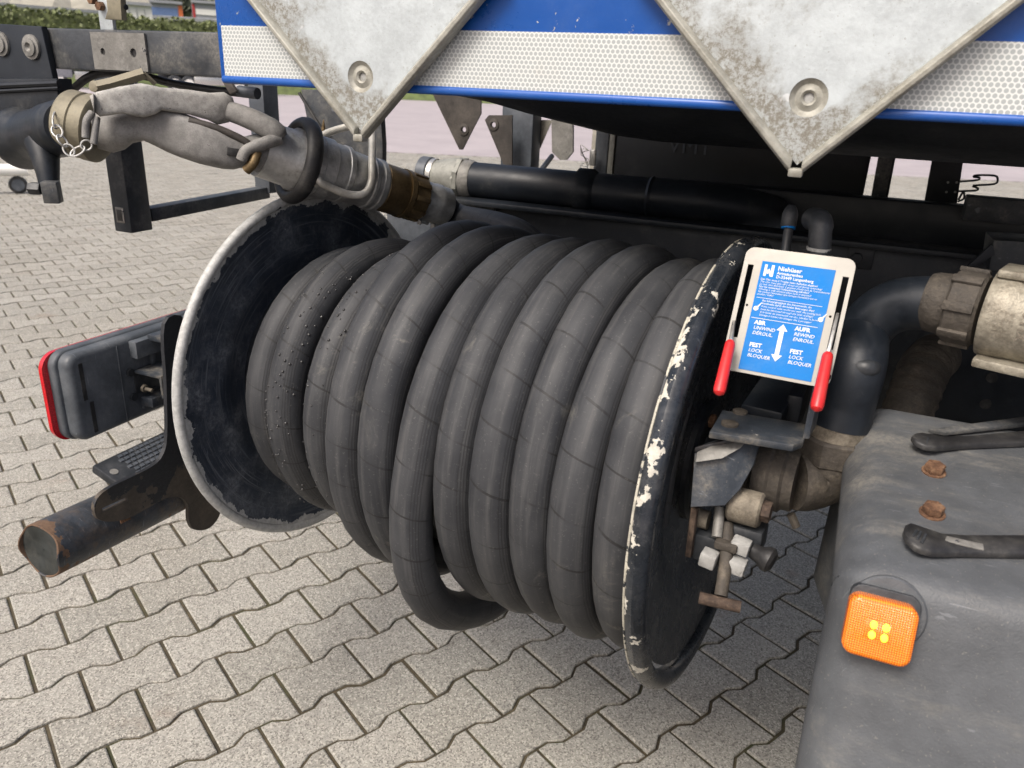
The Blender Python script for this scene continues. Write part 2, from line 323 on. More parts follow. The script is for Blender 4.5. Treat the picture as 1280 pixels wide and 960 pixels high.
def box(bm, c, size, ax=(1, 0, 0), hint=(0, 0, 1), bev=0.0, seg=2):
    """size along ax, along hint x ax (depth), along up"""
    a = V(ax).normalized(); h = V(hint); u = (h - a * h.dot(a)).normalized(); d = u.cross(a)
    c = V(c); sx, sy, sz = (x / 2 for x in size)
    vs = [bm.verts.new(c + a * (i * sx) + d * (j * sy) + u * (k * sz)) for i in (-1, 1) for j in (-1, 1) for k in (-1, 1)]
    fs = [bm.faces.new([vs[i] for i in q]) for q in ((0, 1, 3, 2), (4, 6, 7, 5), (0, 4, 5, 1), (2, 3, 7, 6), (0, 2, 6, 4), (1, 5, 7, 3))]
    if bev:
        es = list({e for f in fs for e in f.edges}); bmesh.ops.bevel(bm, geom=es, offset=bev, segments=seg, affect='EDGES', profile=.5)
def prism(bm, poly, ext, bev=0.0, bseg=2):
    poly = [V(p) for p in poly]; ext = V(ext)
    A = [bm.verts.new(p) for p in poly]; B = [bm.verts.new(p + ext) for p in poly]; n = len(poly)
    fs = [bm.faces.new(A[::-1]), bm.faces.new(B)] + [bm.faces.new((A[i], A[(i + 1) % n], B[(i + 1) % n], B[i])) for i in range(n)]
    if bev:
        es = list(fs[0].edges) + list(fs[1].edges); bmesh.ops.bevel(bm, geom=es, offset=bev, segments=bseg, affect='EDGES', profile=.5)
def holed(bm, outer, holes, to3, thick):
    """plate with holes: 2-D loops, to3(x, y) -> front point, thick = vector to the back face"""
    thick = V(thick); sides = []
    for k in (0, 1):
        es = []; loops = []
        for lp in [outer] + holes:
            vs = [bm.verts.new(to3(*p) + thick * k) for p in lp]; loops.append(vs)
            es += [bm.edges.new((vs[i], vs[(i + 1) % len(vs)])) for i in range(len(vs))]
        bmesh.ops.triangle_fill(bm, use_beauty=True, use_dissolve=False, edges=es); sides.append(loops)
    for A, B in zip(*sides):
        for i in range(len(A)): bm.faces.new((A[i], A[(i + 1) % len(A)], B[(i + 1) % len(A)], B[i]))
    bmesh.ops.recalc_face_normals(bm, faces=bm.faces[:])
def rrect(x0, y0, x1, y1, r, seg=5):
    out = []
    for cx, cy, a0 in ((x1 - r, y1 - r, 0), (x0 + r, y1 - r, 90), (x0 + r, y0 + r, 180), (x1 - r, y0 + r, 270)):
        for k in range(seg + 1):
            a = R(a0 + 90 * k / seg); out.append((cx + r * math.cos(a), cy + r * math.sin(a)))
    return out
def rprism(bm, to3, x0, y0, x1, y1, r, d0, d1, bev, seg=8, bs=4):
    """rounded block between depths d0 and d1 with a rounded far edge; to3(x, y, d)"""
    rings = [(0, d0)] + [(bev * (1 - math.cos(R(90 * k / bs))), d1 - (bev * (1 - math.sin(R(90 * k / bs)))) * (1 if d1 > d0 else -1)) for k in range(bs + 1)]
    rs = [[bm.verts.new(to3(x, y, d)) for x, y in rrect(x0 + i, y0 + i, x1 - i, y1 - i, max(r - i, .0005), seg)] for i, d in rings]
    n = len(rs[0])
    for A, B in zip(rs, rs[1:]):
        for k in range(n): bm.faces.new((A[k], A[(k + 1) % n], B[(k + 1) % n], B[k]))
    bm.faces.new(rs[0][::-1]); bm.faces.new(rs[-1])
def circ(cx, cy, r, seg=14): return [(cx + r * math.cos(2 * math.pi * k / seg), cy + r * math.sin(2 * math.pi * k / seg)) for k in range(seg)]

WL = {}
def thing(name, label, cat, loc, group=None):
    o = bpy.data.objects.new(name, None); o.empty_display_size = .05; col.objects.link(o); o.location = V(loc); WL[o] = V(loc)
    o['label'] = label; o['category'] = cat
    if group: o['group'] = group
    return o
def obj(name, bm, m, parent=None, smooth=True, kind=None, label=None, cat=None, group=None, wear=None, dirt=None, rad=None, sharp=38, recalc=True, bev=0):
    if recalc: bmesh.ops.recalc_face_normals(bm, faces=bm.faces[:])
    lo = V((1e9,) * 3); hi = V((-1e9,) * 3)
    for v in bm.verts:
        for i in range(3): lo[i] = min(lo[i], v.co[i]); hi[i] = max(hi[i], v.co[i])
    c = (lo + hi) / 2
    for nm, fn_ in (('wear', wear), ('dirt', dirt), ('rad', rad)):
        if fn_:
            lay = bm.verts.layers.float.new(nm)
            for v in bm.verts: v[lay] = fn_(v.co)
    for v in bm.verts: v.co -= c
    me = bpy.data.meshes.new(name); bm.to_mesh(me); bm.free(); me.materials.append(M[m])
    if smooth:
        me.shade_smooth()
        me.set_sharp_from_angle(angle=R(sharp))
    o = bpy.data.objects.new(name, me); col.objects.link(o); WL[o] = c
    if parent: o.parent = parent; o.location = c - WL[parent]
    else: o.location = c
    if bev:
        b = o.modifiers.new('bevel', 'BEVEL'); b.width = bev; b.segments = 2; b.limit_method = 'ANGLE'
    if kind: o['kind'] = kind
    if label: o['label'] = label
    if cat: o['category'] = cat
    if group: o['group'] = group
    return o
def nb(): return bmesh.new()
def quick(fn, *a, **k):
    bm = nb(); fn(bm, *a, **k); return bm
def text_mesh(name, s, m, parent, o, ex, ey, size, shear=0, bold=0.0, lift=.0006, squash=1.0):
    cu = bpy.data.curves.new(name, 'FONT'); cu.body = s; cu.size = size; cu.shear = shear; cu.offset = bold; cu.resolution_u = 2
    t = bpy.data.objects.new('tmp_text', cu); col.objects.link(t)
    dg = bpy.context.evaluated_depsgraph_get(); me = bpy.data.meshes.new_from_object(t.evaluated_get(dg))
    bpy.data.objects.remove(t); bpy.data.curves.remove(cu)
    ez = ex.cross(ey).normalized()
    for v in me.vertices: v.co = o + ex * v.co.x * squash + ey * v.co.y + ez * lift
    bm = nb(); bm.from_mesh(me); bpy.data.meshes.remove(me)
    if not bm.verts: bm.free(); return
    return obj(name, bm, m, parent, smooth=False, recalc=False)
def hexprof(bm, o, axis, r, h, seg=6, phase=0): lathe(bm, o, axis, [(0, r * .93), (h * .12, r), (h * .88, r), (h, r * .93)], seg, phase=phase)

# ================================================================== GROUND
def struct(name, bm, m, **k): return obj(name, bm, m, kind='structure', smooth=False, **k)
bm = nb(); bmesh.ops.create_grid(bm, x_segments=8, y_segments=8, size=600)
for v in bm.verts: v.co.z = -.045
struct('far_yard_sheet', bm, 'far_ground_sheen')
GA = .6894 + YAW; GU = V((math.cos(GA), math.sin(GA), 0)); GV = V((-math.sin(GA), math.cos(GA), 0))
G0 = RT0 * -1.2238 + FWH * 1.7399
SL, SW, AMP = .2, .1494, .0105
def g_pt(u, v, z=0.0): p = G0 + GU * u + GV * v; return V((p.x, p.y, z))
PAVE_FAR = 17.0
bm = nb(); vs = [bm.verts.new(V((p.x, p.y, -.0055))) for p in (RT0 * -14 + FWH * -3, RT0 * 14 + FWH * -3, RT0 * 22 + FWH * (PAVE_FAR + .1), RT0 * -22 + FWH * (PAVE_FAR + .1))]
bm.faces.new(vs); pave = struct('paved_ground', bm, 'joint_sand')
def wave(x):          # x in 0..SL from one straight joint to the next
    x = min(x, SL - x)
    return AMP if x < .032 else (-AMP if x > .066 else AMP * (1 - 2 * (x - .032) / .034))
XS = [0, .032, .066, .134, .168, .2]
J = .0032
def stone_outline(g):
    xs = [min(max(x, g * 1.45), SL - g * 1.45) for x in XS]
    top = [(x - SL / 2, SW / 2 + wave(X) - g * 1.25) for x, X in zip(xs, XS)]
    return top + [(x, -y) for x, y in reversed(top)]
def stone_rings(full=True):
    if full: return [(stone_outline(J), -.012), (stone_outline(J), -.0022), (stone_outline(J + .0022), 0)]
    return [(stone_outline(J), -.012), (stone_outline(J + .001), 0)]
bm = nb(); rings = [[bm.verts.new((x, y, z)) for x, y in o] for o, z in stone_rings()]
for A, B in zip(rings, rings[1:]):
    for i in range(12): bm.faces.new((A[i], B[i], B[(i + 1) % 12], A[(i + 1) % 12]))
# flat top built as three strips so no ngon is needed
T = rings[-1]
for i in range(5): bm.faces.new((T[i], T[11 - i], T[10 - i], T[i + 1]))
bmesh.ops.recalc_face_normals(bm, faces=bm.faces[:])
stone_me = bpy.data.meshes.new('paving_stone'); bm.to_mesh(stone_me); bm.free(); stone_me.materials.append(M['paving'])
cand = []
for r in range(-140, 60):
    for c in range(-90, 110):
        p = g_pt((c + (.5 if r % 2 else 0) + .5) * SL, -r * SW)
        fwd = p.dot(FWH)
        if fwd < -.3 or fwd > PAVE_FAR or p.length > 24: continue
        x, y, z = proj(p)
        if z < .25: continue
        mg = 420 if z < 4 else 260
        if -mg < x < 1280 + mg and y < 960 + mg * 1.3:
            inv = 0 < x < 1280 and y < 980
            hid = (x > 1010 and y > 640) or (x > 720 and y < 500) or (x > 420 and y < 420)
            cand.append((0 if inv and not hid else 1, (p - CAM).length, r, c, p))
cand.sort(key=lambda t: t[:2])
rot0 = math.atan2(GU.y, GU.x)
for k, (_, _, r, c, p) in enumerate(cand[:300]):
    o = bpy.data.objects.new('paving_stone', stone_me); col.objects.link(o); o.parent = pave
    o.location = V((p.x + random.gauss(0, .0007), p.y + random.gauss(0, .0007), random.gauss(0, .0011))) - WL[pave]
    o.rotation_euler = (random.gauss(0, .004), random.gauss(0, .004), rot0 + random.gauss(0, .004))
verts, faces, tint = [], [], []
FR, NR = stone_rings(False), stone_rings(True)
for _, d, r, c, p in cand[300:]:
    rg = NR if d < 6 else FR; b0 = len(verts); dz = random.gauss(0, .0011); tv = random.random()
    sx_, sy_ = random.gauss(0, .006), random.gauss(0, .006); ra = random.gauss(0, .004)
    for o, z in rg:
        for x, y in o:
            q = p + GU * (x - y * ra) + GV * (y + x * ra); verts.append((q.x, q.y, z + dz + x * sx_ + y * sy_)); tint.append(tv)
    for k in range(len(rg) - 1):
        for i in range(12):
            a, b2 = b0 + k * 12, b0 + k * 12 + 12; faces.append((a + i, a + (i + 1) % 12, b2 + (i + 1) % 12, b2 + i))
    t0 = b0 + (len(rg) - 1) * 12
    for i in range(5): faces.append((t0 + i, t0 + i + 1, t0 + 10 - i, t0 + 11 - i))
me = bpy.data.meshes.new('paving_stones_beyond'); me.from_pydata(verts, [], faces); me.materials.append(M['paving_far'])
at = me.attributes.new('tint', 'FLOAT', 'POINT'); at.data.foreach_set('value', tint)
bm = nb(); bm.from_mesh(me); bmesh.ops.recalc_face_normals(bm, faces=bm.faces[:]); bm.to_mesh(me); bm.free()
o = bpy.data.objects.new('paving_stones_beyond', me); col.objects.link(o); o.parent = pave; o.location = -WL[pave]; o['kind'] = 'stuff'

# ================================================================== HOSE REEL
SCL = 1.1
CRr = CAM + SCL * (V((-.10107, 1.0565, .9608)) - CAM); CL = CAM + SCL * (V((-.8697, 1.1483, .9455)) - CAM)
AX = (CRr - CL).normalized(); RL = (CRr - CL).length
E1 = AX.cross(ZUP).normalized(); E2 = E1.cross(AX)        # E1 towards the viewer, E2 up
RF = .33 * SCL
def rp(s, rad, th): return CL + AX * s + (E1 * math.cos(th) + E2 * math.sin(th)) * rad
reel = thing('hose_reel', 'black painted steel hose reel drum with two worn dished flanges', 'hose reel', CL + AX * RL / 2 - ZUP * RF)
def axrad(co, o): d = co - o; return (d - AX * d.dot(AX)).length
# left flange: dished sheet with a rolled edge; local s grows along the axis
def flange(side, m, wearf):
    o = CL if side < 0 else CRr
    prof_in, prof_out = [], []
    P = [(.00, .055), (.0, .10), (.001, .18), (.002, .20), (.016, .235), (.020, .26), (.022, .30), (.026, .325), (.031, .345)]
    if side > 0:  P = [(-.03, .055), (-.03, .12), (-.029, .17), (-.022, .20), (-.008, .24), (-.004, .29), (0, .325)]
    else: P = [(-.028 + s, r) for s, r in P]
    t = .004
    rim = .0155 if side > 0 else .009
    # rolled rim: circle around (s_r, RF - rim)
    s_r = P[-1][0]
    ring = [(s_r + rim * math.sin(a) * (1 if side < 0 else 1), RF - rim + rim * math.cos(a)) for a in (R(x) for x in range(0, 360, 30))]
    bm = nb()
    lathe(bm, o, AX, [(s - t / 2, r) for s, r in P] + [(s + t / 2, r) for s, r in reversed(P)] + [(P[0][0] - t / 2, P[0][1])], 96, caps=False)
    rf_ = lambda c: axrad(c, o)
    f = obj('flange', bm, m, reel, wear=wearf, rad=rf_, sharp=50)
    bm = nb(); lathe(bm, o, AX, ring + [ring[0]], 96, caps=False)
    obj('rolled_rim', bm, m, f, wear=wearf, rad=rf_)
    return f
def wl(co):
    r = axrad(co, CL); return max(0, min(1, (r - .324) / .034))
def wr(co):
    r = axrad(co, CRr); th = math.atan2((co - CRr).dot(E2), (co - CRr).dot(E1))
    side_ = max(0, min(1, -(co - CRr).dot(AX) / .012 + .9))
    up = max(0, math.cos(th - R(25))) ** .6
    return max(0, min(1, (r - .325) / .02)) * (.1 + .9 * up) * (.35 + .65 * side_)
flange(-1, 'flange_paint', wl); fr_ = flange(1, 'flange_paint_right', wr)
bm = nb(); eb = [(-.0125 + .0022 * math.cos(R(a)), RF - .0065 + .0022 * math.sin(R(a))) for a in range(0, 360, 60)]
lathe(bm, CRr, AX, eb + eb[:1], 110, caps=False); obj('worn_edge', bm, 'worn_edge', fr_)
bm = nb(); lathe(bm, CL, AX, [(-.02, .185), (RL - .03, .185)], 64); obj('drum', bm, 'black_paint_plain', reel)
bm = nb(); lathe(bm, CL, AX, [(-.10, .035), (RL + .05, .035)], 24); obj('axle', bm, 'cast_iron', reel)
bm = nb(); lathe(bm, CRr, AX, [(-.045, .10), (-.020, .10), (-.015, .094), (-.015, .06), (.012, .055), (.012, .03)], 40); hub = obj('hub_plate', bm, 'black_paint', reel)
for k in range(6):
    th = 2 * math.pi * k / 6 + .3; p = rp(RL - .016, .08, th)
    bm = nb(); hexprof(bm, p, AX, .011, .009); obj('bolt', bm, 'rust', hub)
for th, s0 in ((2.55, .0), ):
    bm = nb(); lathe(bm, rp(-.027, .222, th), AX, [(0, .017), (.002, .017)], 20); obj('inspection_hole_plug', bm, 'black_rubber', reel)

# ------------------------------------------------------------------ wound hose
hose = thing('rubber_hose', 'dark grey rubber hose wound in coils on the reel with one loop sagging', 'hose', CL + AX * RL / 2 - ZUP * RF)
HR = .0338
# (front position s, coil radius) of each turn; the turns of the lower layer first
def wind(keys, n=44, t0=0.0):
    """keys: list of (angle in turns, s, R) sorted; interpolate smoothly"""
    pts = []
    a0, a1 = keys[0][0], keys[-1][0]; N = int((a1 - a0) * n)
    for i in range(N + 1):
        a = a0 + (a1 - a0) * i / N
        k = max(j for j in range(len(keys) - 1) if keys[j][0] <= a + 1e-9)
        A, B = keys[k], keys[k + 1]; t = (a - A[0]) / (B[0] - A[0]); t = t * t * (3 - 2 * t) * .5 + t * .5
        wb = .0022 * math.sin(a * 4.1 + keys[0][1] * 40) + .0016 * math.sin(a * 9.7 + 1.3)
        pts.append(rp(A[1] + (B[1] - A[1]) * t + .0016 * math.sin(a * 7.3 + .5), A[2] + (B[2] - A[2]) * t + wb, a * 2 * math.pi))
    return pts
bm = nb()
# lower layer, right to left
keys = [(k, .815 - .0715 * k, .226 if k < 7 else .232) for k in range(8)]
tube(bm, wind(keys), HR, 18, uv=True, ref=AX)
# left-hand coils that stay in the lower layer, then climbing into the outer layer
keys = [(-.6, .055, .215), (0, .078, .224), (1, .150, .248), (2, .237, .247), (2.35, .262, .252), (2.7, .305, .285), (2.9, .332, .296), (3, .337, .298), (3.2, .347, .302), (3.6, .372, .297), (4, .405, .300), (4.2, .412, .303), (4.4, .428, .297), (4.7, .46, .25)]
tube(bm, wind(keys), HR, 22, uv=True, ref=AX, u0=.3)
# outer layer to the right, starting with the sagging loop
def ang(d): return d / 360
keys = [(-.62, .60, .24), (-.55, .588, .26), (-.45, .568, .288), (-.36, .537, .322), (-.29, .505, .355), (-.22, .483, .372), (-.16, .477, .371), (-.12, .477, .366), (-.09, .476, .356), (-.06, .473, .338), (-.035, .471, .320), (0, .476, .302), (.12, .487, .298), (.25, .499, .296), (.6, .520, .295), (1, .541, .295), (2, .607, .295), (2.3, .624, .299), (3, .671, .293), (3.3, .687, .297), (4, .735, .291), (4.25, .752, .287), (5, .803, .290), (5.6, .815, .286)]
tube(bm, smooth_path(wind(keys)[::2], 2), HR, 22, uv=True, ref=AX, u0=1.1)
obj('wound_tube', bm, 'hose_rubber', hose, sharp=80)
# water drops on the left-hand coils
bm = nb(); dk = [(0, .078, .224), (1, .150, .248), (2, .237, .247)]
for k in range(420):
    s, rr = random.choice(((.150, .248), (.150, .248), (.237, .247), (.078, .224))); th = R(random.uniform(-50, 95)) if random.random() < .75 else R(random.uniform(35, 95))
    ph = R(random.uniform(-75, 75)); cpt = rp(s + (th / (2 * math.pi)) * .07, rr, th)
    rad = (E1 * math.cos(th) + E2 * math.sin(th)); nrm = (rad * math.cos(ph) + AX * math.sin(ph)).normalized()
    sz = random.choice((.0012, .0015, .0019, .0026)); lathe(bm, cpt + nrm * (HR - .0004), nrm, [(0, sz), (sz * .45, sz * .8), (sz * .75, sz * .35)], 7)
obj('water_drops', bm, 'wet_drop', hose, kind='stuff')
# free end: from the ferrule of the coupling down behind the coils
CPa = Pd(338, 190, 1.51); CPb = Pd(535, 252, 1.665)        # coupling axis: ring side to ferrule side
cax = (CPb - CPa).normalized()
bm = nb(); pts = smooth_path([CPb - cax * .02, CPb + cax * .03, CPb + cax * .075 + V((0, .008, -.02)), rp(.40, .325, R(118)), rp(.44, .30, R(150)), rp(.46, .27, R(185))], 8)
tube(bm, pts, .033, 20, uv=True)
obj('free_end', bm, 'hose_rubber', hose, sharp=80)

# ================================================================== COUPLING ON THE FREE END
cp = thing('hose_coupling', 'aluminium and bronze screw coupling with a bent wire bail handle on the hose end', 'coupling', (CPa + CPb) / 2 - ZUP * .06)
Lc = (CPb - CPa).length
def cpl(name, prof, m, parent=cp, seg=40): bm = nb(); lathe(bm, CPa, cax, [(s * Lc, r) for s, r in prof], seg); return obj(name, bm, m, parent)
cpl('body', [(-.06, .049), (.10, .052), (.12, .057), (.235, .057), (.237, .0555), (.245, .0555), (.247, .057), (.315, .057), (.325, .0535), (.39, .053), (.395, .0545), (.42, .0545), (.43, .050), (.56, .048), (.565, .051), (.58, .0515), (.59, .048), (.61, .048), (.615, .051), (.64, .051), (.65, .046), (.66, .046)], 'aluminium')
bm = nb(); ring = [(.155 * Lc + .017 * math.cos(R(a)) * .9, .056 + .012 + .012 * math.sin(R(a))) for a in range(0, 360, 30)]
lathe(bm, CPa, cax, ring + ring[:1], 48, caps=False); obj('rubber_ring', bm, 'black_rubber', cp)
cpl('bronze_collar', [(.655, .046), (.66, .0475), (.80, .0475), (.805, .0465)], 'bronze')
nut = cpl('bronze_nut', [(.80, .040), (.80, .0495), (.83, .0495), (.84, .046), (.93, .046), (.94, .040)], 'bronze')
for k in range(10):
    a, e1, e2 = frame(cax); th = 2 * math.pi * k / 10; d = e1 * math.cos(th) + e2 * math.sin(th)
    bm = nb(); box(bm, CPa + cax * (.885 * Lc) + d * .0465, (.095 * Lc, .011, .006), cax, d, .0015); obj('lug', bm, 'bronze', nut)
fer = cpl('ferrule', [(.93, .0385), (.94, .040), (1.02, .040), (1.03, .0415), (1.06, .0415), (1.07, .0400), (1.12, .0398), (1.13, .0375)], 'aluminium')
a, e1, e2 = frame(cax)
for s_ in (.98, 1.08):
    p = CPa + cax * (s_ * Lc) - ZUP * .043 - e1 * .008
    bm = nb(); box(bm, p, (.018, .022, .012), cax, ZUP, .003); obj('clamp_lug', bm, 'aluminium', fer)
    bm = nb(); hexprof(bm, p + V((0, -.014, 0)), V((0, -1, 0)), .006, .005); obj('clamp_screw', bm, 'stainless', fer)
for s_, sgn in ((.235, .2), (.30, .35)):
    dd = (V((0, -1, 0)) - cax * V((0, -1, 0)).dot(cax)).normalized(); dd = (dd + e2 * -sgn).normalized()
    bm = nb(); lathe(bm, CPa + cax * (s_ * Lc) + dd * .0525, dd, [(0, .006), (.005, .0055), (.006, .003)], 12); obj('screw', bm, 'stainless', cp)
bail = [Pd(392, 178, 1.62), Pd(410, 166, 1.64), Pd(440, 157, 1.65), Pd(458, 152, 1.64), Pd(465, 160, 1.61), Pd(465, 200, 1.545), Pd(464, 228, 1.525), Pd(455, 242, 1.512), Pd(436, 243, 1.502), Pd(412, 234, 1.488), Pd(399, 226, 1.475), Pd(396, 219, 1.482)]
bm = nb(); tube(bm, smooth_path(bail, 5), .0072, 14); obj('bail_handle', bm, 'wire_metal', cp)

# ================================================================== CAST DELIVERY NOZZLE
NZa = Pd(118, 158, 1.54); NZb = Pd(345, 193, 1.585); nax = (NZb - NZa).normalized(); NL = (NZb - NZa).length
nz = thing('delivery_nozzle', 'weathered cast aluminium delivery nozzle with long grip between dust cap and coupling', 'nozzle', (NZa + NZb) / 2 - ZUP * .07)
def sweep(bm, sections, seg=24):
    """sections: (center, e_side, e_up, half_side, half_up, superellipse exponent)"""
    rings = []
    for c, es, eu, hs, hu, ex in sections:
        ring = []
        for k in range(seg):
            t = 2 * math.pi * k / seg; ct, st = math.cos(t), math.sin(t)
            ring.append(bm.verts.new(c + es * math.copysign(abs(ct) ** (2 / ex), ct) * hs + eu * math.copysign(abs(st) ** (2 / ex), st) * hu))
        rings.append(ring)
    for A, B in zip(rings, rings[1:]):
        for k in range(seg): bm.faces.new((A[k], A[(k + 1) % seg], B[(k + 1) % seg], B[k]))
    bm.faces.new(rings[0][::-1]); bm.faces.new(rings[-1])
def px_sections(rows, view=True):
    """rows: (x_top, y_top, x_bot, y_bot, dist, depth half, exponent): section spans the two pixels"""
    out = []
    for xt, yt, xb, yb, d, dep, ex in rows:
        a, b = Pd(xt, yt, d), Pd(xb, yb, d); c = (a + b) / 2; eu = (a - b); hu = eu.length / 2; eu.normalize()
        es = ray((xt + xb) / 2, (yt + yb) / 2); es = (es - eu * es.dot(eu)).normalized(); out.append((c, es, eu, dep, hu, ex))
    return out
bm = nb()
sweep(bm, px_sections([(110, 136, 122, 186, 1.55, .045, 2.0), (128, 134, 142, 191, 1.54, .047, 2.0), (146, 136, 156, 187, 1.525, .045, 2.2), (160, 137, 166, 179, 1.52, .040, 2.6), (176, 137, 180, 176, 1.512, .036, 3.4), (190, 134, 193, 182, 1.508, .036, 4), (206, 136, 209, 190, 1.505, .038, 4.5), (222, 139, 226, 197, 1.50, .042, 4),
      (245, 147, 250, 205, 1.495, .045, 3.4), (272, 159, 277, 211, 1.49, .045, 3.2), (288, 168, 292, 212, 1.49, .040, 3.6), (296, 171, 300, 210, 1.49, .036, 4), (308, 170, 308, 211, 1.492, .038, 2.6), (322, 166, 318, 214, 1.50, .044, 2.2), (345, 162, 335, 226, 1.515, .050, 2.0), (365, 168, 354, 232, 1.53, .050, 2.0)]), 32)
body = obj('body', bm, 'cast_alu_shaded', nz, sharp=60)
bm = nb()
sweep(bm, px_sections([(112, 120, 118, 140, 1.470, .014, 5), (120, 115, 125, 146, 1.467, .018, 5), (150, 108, 152, 142, 1.467, .021, 5), (176, 104, 180, 147, 1.470, .022, 5), (192, 107, 194, 143, 1.473, .021, 5), (200, 109, 202, 138, 1.475, .020, 5),
      (235, 112, 235, 143, 1.480, .020, 5), (262, 116, 260, 150, 1.485, .021, 5), (280, 115, 272, 156, 1.490, .022, 2.6), (291, 122, 286, 153, 1.495, .018, 2.2), (294, 132, 291, 146, 1.495, .010, 2)]), 32)
obj('grip', bm, 'cast_alu_lit', nz, sharp=60)
bm = nb()
sweep(bm, px_sections([(276, 122, 270, 148, 1.492, .014, 2.6), (290, 127, 284, 151, 1.486, .016, 2.4), (304, 131, 297, 156, 1.480, .017, 2.2), (325, 139, 315, 164, 1.474, .018, 2.2), (345, 149, 333, 173, 1.468, .018, 2.2), (357, 159, 342, 178, 1.466, .016, 2.2), (359, 168, 342, 181, 1.466, .012, 2.2)]))
tube(bm, smooth_path([Pd(349, 173, 1.462), Pd(328, 180, 1.450), Pd(308, 188, 1.446), Pd(302, 200, 1.448)], 5), [.011] * 8 + [.0095] * 8, 12)
obj('trigger_lever', bm, 'cast_alu_shaded', nz, sharp=60)
bm = nb(); tube(bm, smooth_path([Pd(115, 141, 1.470), Pd(108, 152, 1.463), Pd(107, 172, 1.463)], 5), .0058, 12); tube(bm, smooth_path([Pd(121, 147, 1.470), Pd(119, 162, 1.463), Pd(117, 180, 1.460)], 5), .0055, 12)
obj('guard_fork', bm, 'cast_alu_shaded', nz)
bm = nb(); tube(bm, smooth_path([Pd(321, 190, 1.452), Pd(317, 203, 1.448), Pd(308, 213, 1.455)], 4), .0085, 14); obj('bronze_seat', bm, 'bronze', nz)
bm = nb(); box(bm, Pd(291, 190, 1.449), (.019, .010, .013), nax, ZUP, .001); obj('slot_block', bm, 'black_rubber', nz)
bm = nb(); tube(bm, smooth_path([Pd(236, 151, 1.462), Pd(270, 160, 1.458), Pd(300, 173, 1.458), Pd(312, 181, 1.458)], 4), .0065, 10); obj('link_rod', bm, 'brown_plate', nz)
bm = nb(); lathe(bm, Pd(118, 131, 1.452), V((-.55, -.75, .1)), [(0, .0125), (.0012, .0125)], 20, ell=1.3); obj('grip_opening', bm, 'black_rubber', nz)

# ================================================================== DUST CAP, CHAIN AND STUB
capc = Pd(108, 158, 1.55); kax = (Pd(140, 166, 1.535) - Pd(86, 153, 1.575)).normalized(); stb = thing('dust_cap', 'olive round dust cap with cam lever gripping the nozzle mouth', 'dust cap', capc - ZUP * .06)
bm = nb(); lathe(bm, Pd(86, 153, 1.575), kax, [(-.004, .042), (0, .052), (.004, .0545), (.026, .0545), (.028, .052), (.034, .052), (.036, .0555), (.052, .0555), (.056, .051), (.057, .043)], 44); obj('cap_shell', bm, 'olive_metal', stb)
bm = nb(); tube(bm, [Pd(122, 108, 1.53), Pd(140, 104, 1.525), Pd(180, 92, 1.52)], .009, 4); tube(bm, [Pd(180, 92, 1.52), Pd(194, 105, 1.525)], .004, 4); obj('cam_lever', bm, 'olive_metal', stb, smooth=False)
bm = nb(); lathe(bm, Pd(121, 109, 1.535), V((.2, -1, .2)), [(-.010, .009), (.008, .009), (.009, .006)], 16); obj('lever_pivot', bm, 'olive_metal', stb)
chn = thing('retaining_chain', 'thin bright steel link chain hanging below the olive dust cap', 'chain', Pd(92, 195, 1.5))
cpts = [Pd(72, 142, 1.53), Pd(69, 158, 1.51), Pd(74, 170, 1.50), Pd(82, 182, 1.495), Pd(90, 193, 1.49), Pd(104, 185, 1.485), Pd(112, 178, 1.485)]
for k, (p, q) in enumerate(zip(cpts, cpts[1:])):
    d = (q - p); Lk = d.length * .62; a, e1, e2 = frame(d, ray(90, 170)); e = e1 if k % 2 else (e1 + e2).normalized(); c = (p + q) / 2
    loop = [c + a * (math.cos(t) * Lk) + e * (math.sin(t) * .0075) for t in (2 * math.pi * i / 16 for i in range(17))]
    bm = nb(); tube(bm, loop, .0016, 8, caps=False); obj('link', bm, 'aluminium', chn)
Sa = Py(34, 172, 1.05); Sb = Pd(88, 158, 1.545); sax = (Sb - Sa).normalized()
st = thing('pipe_stub', 'short black painted pipe stub with drain cock on the rear bracket', 'pipe stub', (Sa + Sb) / 2 - ZUP * .1)
bm = nb(); lathe(bm, Sa, sax, [(-.02, .058), (.0, .056), (.03, .046), ((Sb - Sa).length * .62, .043), ((Sb - Sa).length * .64, .046), ((Sb - Sa).length * .95, .045), ((Sb - Sa).length, .040)], 36); obj('pipe', bm, 'black_paint', st)
bm = nb(); tube(bm, [Pd(52, 178, 1.62), Pd(57, 200, 1.60), Pd(60, 218, 1.59), Pd(62, 236, 1.585)], [.027, .022, .018, .015], 14); dc = obj('drain_cock', bm, 'black_paint', st)
bm = nb(); box(bm, Pd(65, 240, 1.56), (.026, .02, .036), V((1, .6, 0)), V((.1, 0, 1)), .002); obj('square_socket', bm, 'dark_frame', dc)
bm = nb(); hexprof(bm, Pd(52, 236, 1.565), V((-1, -.4, 0)), .011, .02); obj('side_screw', bm, 'black_plastic', dc)

